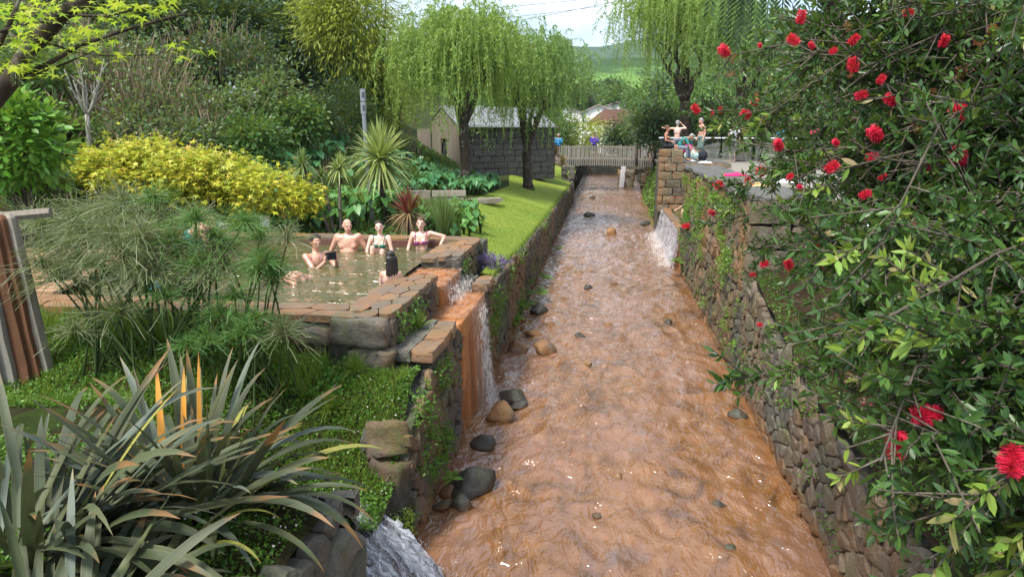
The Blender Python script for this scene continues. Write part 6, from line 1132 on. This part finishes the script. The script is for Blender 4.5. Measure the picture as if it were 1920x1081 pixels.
def person(label, loc, yaw, J, skin='skin', fem=False, bulk=1.0, hair=None, hmat='hair_dark', clothes=(), voxel=.012, head_yaw=0, head_pitch=0, head_roll=0, legs=True, group=None, size=1.0, fingers=True):
    """J: joint offsets that override the standing pose; the person faces local -Y"""
    S = dict(pelvis=(0, 0, .95), chest=(0, 0, 1.27), neck=(0, .01, 1.47), head=(0, -.015, 1.6), shl=(.185, .0, 1.41), shr=(-.185, .0, 1.41), ell=(.25, .03, 1.13), elr=(-.25, .03, 1.13), wrl=(.27, -.06, .88), wrr=(-.27, -.06, .88), hipl=(.09, 0, .93), hipr=(-.09, 0, .93), knl=(.1, -.03, .5), knr=(-.1, -.03, .5), anl=(.1, .03, .09), anr=(-.1, .03, .09), hdl=None, hdr=None)
    S.update(J); Q = {k: (np.array(v, float) if v is not None else None) for k, v in S.items()}
    if fem:
        for k in ('shl', 'shr'): Q[k] = Q[k] + (Q['chest'] - Q[k]) * np.array([.1, .1, 0])
    root = thing('person', loc, label, 'person', group); root.rotation_euler = (0, 0, yaw); root.scale = (size,) * 3
    g = bulk; b = MB(); w_ = .9 if fem else 1.0
    ch, pe = Q['chest'], Q['pelvis']; mid = (ch + pe) / 2; up = unit(ch - pe); sx = unit(Q['shl'] - Q['shr']); fw = np.cross(sx, up); Rm = np.stack([sx, -fw, up], 1) if True else None
    b.ellip(ch + up * .02, (.155 * w_ * g, .105 * g, .17), 14, 10, Rm); b.ellip(mid, (.13 * w_ * g, .098 * g * g, .17), 14, 10, Rm); b.ellip(pe, (.155 * g, .11 * g, .13), 14, 10, Rm)
    b.capsule(Q['shl'] + (ch - Q['shl']) * .25, Q['shr'] + (ch - Q['shr']) * .25, .068 * g, .068 * g); b.capsule(ch + up * .1, Q['neck'], .085 * w_ * g, .052 * w_); b.capsule(Q['neck'], Q['head'] - (0, 0, .03), .05 * w_, .05 * w_)
    for s in 'lr':
        a0, a1, a2 = Q['sh' + s], Q['el' + s], Q['wr' + s]; b.capsule(a0, a1, .052 * w_ * g, .038 * w_); b.capsule(a1, a2, .038 * w_, .025 * w_)
        hd_ = Q['hd' + s] if Q['hd' + s] is not None else unit(a2 - a1); hd_ = unit(hd_); b.capsule(a2, a2 + hd_ * .07, .024, .03)
        if legs: b.capsule(Q['hip' + s], Q['kn' + s], .08 * g, .05 * g); b.capsule(Q['kn' + s], Q['an' + s], .05 * g, .032); b.capsule(Q['an' + s] - (0, 0, .04), Q['an' + s] + (0, -.17, -.055), .035, .028)
    if fem:
        for s in (-1, 1): b.ellip(ch + sx * .075 * s + fw * -0 - Rm[:, 1] * .085 - up * .0, (.06, .06, .06), 10, 7)
    elif g > 1.05:
        for s in (-1, 1): b.ellip(ch + sx * .085 * s - Rm[:, 1] * .085 - up * .03, (.075, .05, .06), 10, 7)
    HR = np.array(Matrix.Rotation(head_yaw, 3, 'Z') @ Matrix.Rotation(head_roll, 3, 'Y') @ Matrix.Rotation(head_pitch, 3, 'X')); H = Q['head']
    hp = lambda x, y, z: H + HR @ np.array([x, y, z])
    b.ellip(hp(0, .015, .035), (.074, .093, .09), 14, 10, HR); b.ellip(hp(0, -.02, -.03), (.06, .072, .08), 14, 10, HR); b.ellip(hp(0, -.055, -.085), (.034, .034, .028), 10, 7, HR)
    b.capsule(hp(0, -.092, .02), hp(0, -.112, -.02), .011, .016, 7)
    for s in (-1, 1): b.ellip(hp(.078 * s, .01, -.005), (.012, .022, .032), 8, 6, HR); b.ellip(hp(.028 * s, -.082, .03), (.02, .014, .012), 8, 6, HR)
    me = remesh(b, voxel)
    if fingers:
        fb = MB()
        for s in 'lr':
            a1, a2 = Q['el' + s], Q['wr' + s]; hd_ = unit(Q['hd' + s]) if Q['hd' + s] is not None else unit(a2 - a1); sd_ = unit(np.cross(hd_, [0, 1, .3])); nn = np.cross(hd_, sd_); k0 = a2 + hd_ * .085
            for q, (o_, l_) in enumerate(((-.024, .07), (-.008, .08), (.008, .075), (.023, .058))): m_ = k0 + sd_ * o_ * 1.1 + hd_ * l_ * .5; fb.capsule(k0 + sd_ * o_, m_, .0085, .008, 6); fb.capsule(m_, m_ + hd_ * l_ * .4 + nn * .018, .008, .006, 6)
            fb.capsule(a2 + hd_ * .03 + sd_ * -.02, a2 + hd_ * .075 + sd_ * -.055, .011, .008, 6)
        n0 = len(me.vertices); bm = bmesh.new(); bm.from_mesh(me); t2 = fb.mesh(True); bm.from_mesh(t2); bm.to_mesh(me); bm.free(); me.polygons.foreach_set('use_smooth', [True] * len(me.polygons))
    part('body', me, M[skin], root)
    for s in (-1, 1): part('eye', MB().ellip(hp(.03 * s, -.091, .016), (.011, .007, .006), 8, 6, HR).mesh(True), M['eye_dark'], root); part('eyebrow', MB().capsule(hp(.016 * s, -.097, .038), hp(.044 * s, -.088, .038), .004, .003, 5).mesh(True), M[hmat], root)
    part('mouth', MB().ellip(hp(0, -.087, -.056), (.024, .01, .007), 8, 6, HR).mesh(True), M['lips'], root)
    if hair:
        hb = MB()
        if hair in ('short', 'long', 'bun', 'cap'): hb.ellip(hp(0, .028, .046), (.084, .09, .09), 14, 10, HR); hb.ellip(hp(0, .03, .02), (.086, .07, .08), 12, 8, HR) if fem or hair == 'long' else None; hb.ellip(hp(0, .055, .0), (.074, .062, .07), 12, 8, HR); [hb.ellip(hp(rng.uniform(-.06, .06), rng.uniform(-.05, .1), .1 + rng.uniform(-.01, .012)), (.025, .03, .022), 8, 6, HR) for _ in range(10)]
        if hair == 'fringe': hb.ellip(hp(0, .07, -.02), (.075, .045, .05), 12, 8, HR); [hb.ellip(hp(.068 * s, .03, .0), (.018, .05, .04), 8, 6, HR) for s in (-1, 1)]
        if hair == 'bun': hb.ellip(hp(0, .115, .05), (.045, .045, .045), 10, 8)
        if hair == 'cap': hb.ellip(hp(0, -.1, .07), (.07, .06, .015), 10, 6, HR)
        if hair == 'long':
            hb.ellip(hp(0, .03, .085), (.072, .085, .07), 12, 8, HR)
            for q in range(16): a = -1.4 + 2.8 * q / 15; hb.capsule(hp(.08 * math.sin(a), .05 + .05 * math.cos(a), .03), hp(.09 * math.sin(a) + rng.normal(0, .012), .07 + .05 * math.cos(a), -.24 + rng.normal(0, .03)), .026, .012, 6)
        part('hair', remesh(hb, .01, 2), M[hmat], root)
    for (nm, cm, shapes) in clothes:
        cb_ = MB()
        for sh in shapes:
            if sh[0] == 'cap': cb_.capsule(Q[sh[1]] if isinstance(sh[1], str) else sh[1], Q[sh[2]] if isinstance(sh[2], str) else sh[2], sh[3], sh[4])
            elif sh[0] == 'torso': cb_.ellip(ch + up * .02, (.165 * w_ * g, .118 * g, .165), 14, 10, Rm); cb_.ellip(mid, (.142 * w_ * g, .11 * g * g, .16), 14, 10, Rm); cb_.ellip(pe + up * .02, (.163 * g, .12 * g, .1), 14, 10, Rm)
            elif sh[0] == 'sleeves': [cb_.capsule(Q['sh' + s], Q['sh' + s] + (Q['el' + s] - Q['sh' + s]) * sh[1], .066 * w_ * g, .055) for s in 'lr']
            elif sh[0] == 'forearms': [cb_.capsule(Q['el' + s], Q['el' + s] + (Q['wr' + s] - Q['el' + s]) * .8, .05, .04) for s in 'lr']
            elif sh[0] == 'shorts': cb_.ellip(pe - up * .01, (.168 * g, .125 * g, .12), 14, 10, Rm); [cb_.capsule(Q['hip' + s], Q['hip' + s] + (Q['kn' + s] - Q['hip' + s]) * sh[1], .096 * g, .078 * g) for s in 'lr']
            elif sh[0] == 'shins': [cb_.capsule(Q['kn' + s], Q['kn' + s] + (Q['an' + s] - Q['kn' + s]) * .85, .068, .055) for s in 'lr']
            elif sh[0] == 'bra': [cb_.ellip(ch + sx * .075 * s - Rm[:, 1] * .1 - up * .012, (.062, .052, .05), 10, 7) for s in (-1, 1)]; cb_.tube([ch + sx * (.15 * math.cos(a)) * w_ - Rm[:, 1] * .112 * math.sin(a) - up * .03 for a in np.linspace(0, 2 * math.pi, 18)], .012, 6)
            elif sh[0] == 'straps': [cb_.tube([ch + sx * .085 * s - Rm[:, 1] * .13 + up * .02, ch + sx * .11 * s - Rm[:, 1] * .1 + up * .12, ch + sx * .11 * s + up * .2, ch + sx * .1 * s + Rm[:, 1] * .1 + up * .1], .008, 5) for s in (-1, 1)]
            elif sh[0] == 'brief': cb_.ellip(pe - up * .03, (.163 * g, .118 * g, .09), 14, 10, Rm)
        part(nm, cb_.mesh(True) if nm == 'straps' else remesh(cb_, .012, 3), M[cm], root)
    return root
def seat(loc_head_top, **k): return k
WZ = 2.02
def sit_at(px, pytop, y, htop=1.72, size=1.0):
    p = aty(px, pytop, y); return (p[0], p[1], p[2] - htop * size)
SITL = dict(knl=(.13, -.42, .93), knr=(-.13, -.42, .93), anl=(.14, -.5, .52), anr=(-.14, -.5, .52))
# bathers in the pool
p = sit_at(651, 411, 11.75); person('bald heavy man sitting bare chested at the far pool edge', p, R(8), dict(SITL, ell=(.33, .03, 1.15), elr=(-.33, .03, 1.15), wrl=(.36, -.04, .9), wrr=(-.36, -.04, .9), chest=(0, .02, 1.27)), bulk=1.32, hair='fringe', hmat='hair_grey', clothes=(('swim_shorts', 'dark_cloth', (('shorts', .6),)),), head_yaw=R(28), head_pitch=R(8))
p = sit_at(711, 416, 11.8, 1.7, .93); person('smiling dark haired woman in a green bikini with a raised knee', p, R(5), dict(knl=(.12, -.36, 1.2), knr=(-.06, -.36, 1.26), anl=(.12, -.42, .8), anr=(-.08, -.42, .84), ell=(.24, -.08, 1.15), elr=(-.24, -.08, 1.15), wrl=(.17, -.26, 1.02), wrr=(-.17, -.26, 1.02)), skin='skin_pale', fem=True, hair='bun', clothes=(('bikini_top', 'green_bikini', (('bra',),)), ('straps', 'green_bikini', (('straps',),)), ('bikini_bottom', 'green_bikini', (('brief',),))), head_roll=R(-12), head_yaw=R(10), size=.93)
p = sit_at(789, 410, 12.15, 1.7, .95); person('woman in a floral bikini leaning an arm on the pool rim', p, R(2), dict(SITL, shl=(.18, .02, 1.43), ell=(.44, .06, 1.36), wrl=(.36, -.12, 1.17), hdl=(-.3, -.6, -.3), elr=(-.24, -.04, 1.17), wrr=(-.24, -.26, 1.05)), skin='skin_pale', fem=True, hair='bun', hmat='hair_brown', clothes=(('bikini_top', 'floral', (('bra',),)), ('straps', 'floral', (('straps',),)), ('bikini_bottom', 'floral', (('brief',),))), head_yaw=R(5), size=.95)
p = sit_at(590, 441, 10.35, 1.72, 1.0); mc = person('young man in the pool raising a black camera', p, R(55), dict(SITL, ell=(.2, -.26, 1.2), elr=(-.2, -.26, 1.2), wrl=(.1, -.42, 1.37), wrr=(-.09, -.4, 1.36), hdl=(-.1, .0, 1), hdr=(.1, 0, 1), chest=(0, -.02, 1.27)), hair='short', clothes=(('swim_shorts', 'dark_cloth', (('shorts', .6),)),), head_yaw=R(-12), head_pitch=R(14))
Lm = Matrix.Rotation(R(55), 3, 'Z'); cp = Vector(p) + Lm @ Vector((0, -.44, 1.44)); ca = thing('waterproof_camera', cp, 'black boxy camera held up by the young man', 'camera'); ca.rotation_euler = (0, 0, R(55)); part('case', MB().box((0, 0, 0), (.15, .05, .11), taper=.92).mesh(), M['black_cloth'], ca); part('hood', MB().box((0, .03, .05), (.16, .09, .02), tilt=('X', R(-12))).mesh(), M['dark_cloth'], ca); part('screen', MB().box((0, .027, -.005), (.12, .004, .07)).mesh(), M['window_glass'], ca)
p = sit_at(731, 476, 9.15, 1.69, .85); person('child with long wet dark hair seen from behind in the pool', p, R(195), dict(SITL, shl=(.135, 0, 1.37), shr=(-.135, 0, 1.37), ell=(.17, -.08, 1.1), elr=(-.17, -.08, 1.1), wrl=(.1, -.3, 1.05), wrr=(-.1, -.3, 1.05)), skin='skin_pale', hair='long', hmat='hair_dark', clothes=(('swim_top', 'floral', (('bra',),)),), head_yaw=R(25), size=.85, fem=False, bulk=.9)
person('bather bending over in the pool behind the papyrus', (atz(372, 478, WZ)[0], 11.0, 1.45), R(75), dict(pelvis=(0, .1, .9), hipl=(.09, .1, .88), hipr=(-.09, .1, .88), chest=(0, -.2, 1.1), neck=(0, -.38, 1.08), head=(0, -.5, 1.02), shl=(.185, -.32, 1.07), shr=(-.185, -.32, 1.07), ell=(.2, -.4, .8), elr=(-.2, -.4, .8), wrl=(.18, -.42, .56), wrr=(-.18, -.42, .56)), hair='short', hmat='hair_grey', bulk=1.15, clothes=(('swim_shorts', 'teal_cloth', (('shorts', .7),)),), head_pitch=R(50))
q = atz(500, 522, WZ); person('swimmer with only back and shoulders above the pool water', (q[0] + .35, q[1], .965), R(80), dict(pelvis=(0, .25, .92), hipl=(.09, .25, .92), hipr=(-.09, .25, .92), chest=(0, -.05, 1.06), neck=(0, -.24, 1.0), head=(0, -.38, .9), shl=(.185, -.2, 1.05), shr=(-.185, -.2, 1.05), ell=(.28, -.3, .9), elr=(-.28, -.3, .9), wrl=(.2, -.5, .88), wrr=(-.2, -.5, .88), knl=(.1, .6, .6), knr=(-.1, .6, .6), anl=(.1, .9, .5), anr=(-.1, .9, .5)), hair='short', clothes=(('swim_shorts', 'dark_cloth', (('shorts', .6),)),), head_pitch=R(30))
# people on the terrace
TZ2 = 2.93
STEP = dict()
sitb = dict(pelvis=(0, 0, .5), hipl=(.09, 0, .5), hipr=(-.09, 0, .5), chest=(0, -.02, .83), neck=(0, -.02, 1.03), head=(0, -.05, 1.16), shl=(.18, -.02, .97), shr=(-.18, -.02, .97), ell=(.24, -.06, .72), elr=(-.24, -.06, .72), wrl=(.12, -.28, .66), wrr=(-.12, -.28, .66), knl=(.12, -.42, .5), knr=(-.12, -.42, .5), anl=(.12, -.44, .09), anr=(-.12, -.44, .09))
q = aty(1248, 288, 28.6); person('woman in a black top sitting on the pier edge', (q[0], 28.75, TZ2 + .1), R(70), sitb, skin='skin_tan', fem=True, hair='bun', hmat='hair_brown', clothes=(('tank_top', 'black_cloth', (('torso',),)), ('shorts', 'black_cloth', (('shorts', .8),))), voxel=.018, fingers=False, head_pitch=R(20))
q = aty(1268, 300, 30.0); person('bather in a grey cap lifting both arms', (q[0], 30.2, TZ2 - .12), R(180), dict(ell=(.4, -.05, 1.38), elr=(-.36, -.05, 1.4), wrl=(.55, -.12, 1.42), wrr=(-.16, -.08, 1.6)), skin='skin_pale', fem=True, hair='cap', hmat='hair_grey', clothes=(('wrap', 'grey_cloth', (('shorts', .9),)), ('top', 'white_cloth', (('bra',),))), voxel=.018, fingers=False)
q = aty(1268, 300, 29.2); person('man in a teal shirt and grey trousers bending down from his seat', (q[0] + .05, 29.15, TZ2 + .02), R(62), dict(sitb, chest=(0, -.22, .78), neck=(0, -.42, .9), head=(0, -.54, .92), shl=(.18, -.38, .86), shr=(-.18, -.38, .86), ell=(.2, -.5, .6), elr=(-.2, -.52, .6), wrl=(.16, -.66, .36), wrr=(-.18, -.68, .3)), skin='skin_tan', hair='short', hmat='hair_grey', clothes=(('shirt', 'teal_cloth', (('torso',), ('sleeves', .8))), ('trousers', 'grey_cloth', (('shorts', 1.0), ('shins',)))), voxel=.018, fingers=False, head_pitch=R(35), bulk=1.1)
q = aty(1313, 298, 30.3); person('shirtless man in patterned green shorts standing on the terrace', (q[0], 30.3, TZ2 - .02), R(-70), dict(head=(0, -.06, 1.59)), skin='skin', bulk=1.12, hair='short', hmat='hair_grey', clothes=(('swim_shorts', 'pattern_shorts', (('shorts', .95),)),), voxel=.018, fingers=False, head_pitch=R(25))
for k, (px, y, m, lab, sk) in enumerate(((1377, 33.6, 'white_cloth', 'person behind the glass fence left of the bottlebrush tips', 'skin'), (1467, 32.5, 'blue_cloth', 'person behind the glass fence half hidden by blossoms', 'skin_pale'), (1528, 31.5, 'pink_cloth', 'person farthest right behind the bottlebrush branches', 'skin'))): q = aty(px, 245, y); person(lab, (q[0], y, 2.72), R(30 * k - 20), dict(), skin=sk, fem=k == 1, hair='short', hmat='hair_brown', clothes=(('shirt', m, (('torso',), ('sleeves', .5))), ('shorts', 'dark_cloth', (('shorts', .9),))), voxel=.02, fingers=False)
q = atx(1275, 378, 2.45); person('bather in the basin resting a hand on the rusty ledge', (3.25, 26.3, .35), R(-60), dict(SITL, elr=(-.4, -.2, 1.05), wrr=(-.62, -.3, .9), shr=(-.2, -.05, 1.3)), skin='skin_pale', hair='short', clothes=(('swim_shorts', 'dark_cloth', (('shorts', .6),)),), voxel=.018, fingers=True)
# people on the bridge
for (px, y, m, lab, yw, arms, hm, nm) in ((1047, 46.7, 'blue_cloth', 'person in a bright blue towel looking at a phone on the bridge', 0, 1, 'hair_grey', 'towel_wrap'), (1114, 46.7, 'violet_cloth', 'dark haired person in a violet jacket on the bridge', 10, 1, 'hair_dark', 'jacket')):
    q = aty(px, 280, y); person(lab, (q[0], y, zb_(q[0]) + .02), R(yw), dict(ell=(.25, -.08, 1.14), elr=(-.25, -.08, 1.14), wrl=(.07, -.28, 1.22), wrr=(-.06, -.28, 1.2)), skin='skin_tan', hair='short', hmat=hm, clothes=((nm, m, (('torso',), ('sleeves', 1.0), ('forearms',))), ('shorts', 'dark_cloth', (('shorts', .8),))), voxel=.02, fingers=False, head_pitch=R(15))
q = aty(1221, 280, 46.7); person('woman seen from behind in a dark bikini at the bridge end', (q[0], 46.9, 2.05), R(180), dict(), skin='skin', fem=True, hair='bun', clothes=(('bikini_top', 'black_cloth', (('bra',),)), ('bikini_bottom', 'black_cloth', (('brief',),))), voxel=.02, fingers=False)

# ================================================================== air
hz_ = ob('haze', MB().box((0, 640, 120), (5000, 1500, 247)).mesh(), None); hz_['kind'] = 'stuff'; tag(hz_, 'thin damp haze in the valley air', 'haze')
hm = bpy.data.materials.new('haze'); hm.use_nodes = True; hm.node_tree.nodes.clear(); pv_ = hm.node_tree.nodes.new('ShaderNodeVolumePrincipled'); pv_.inputs['Density'].default_value = .0002; pv_.inputs['Color'].default_value = (.82, .9, 1, 1); pv_.inputs['Anisotropy'].default_value = .2; ho = hm.node_tree.nodes.new('ShaderNodeOutputMaterial'); hm.node_tree.links.new(pv_.outputs[0], ho.inputs['Volume']); hz_.data.materials.append(hm)
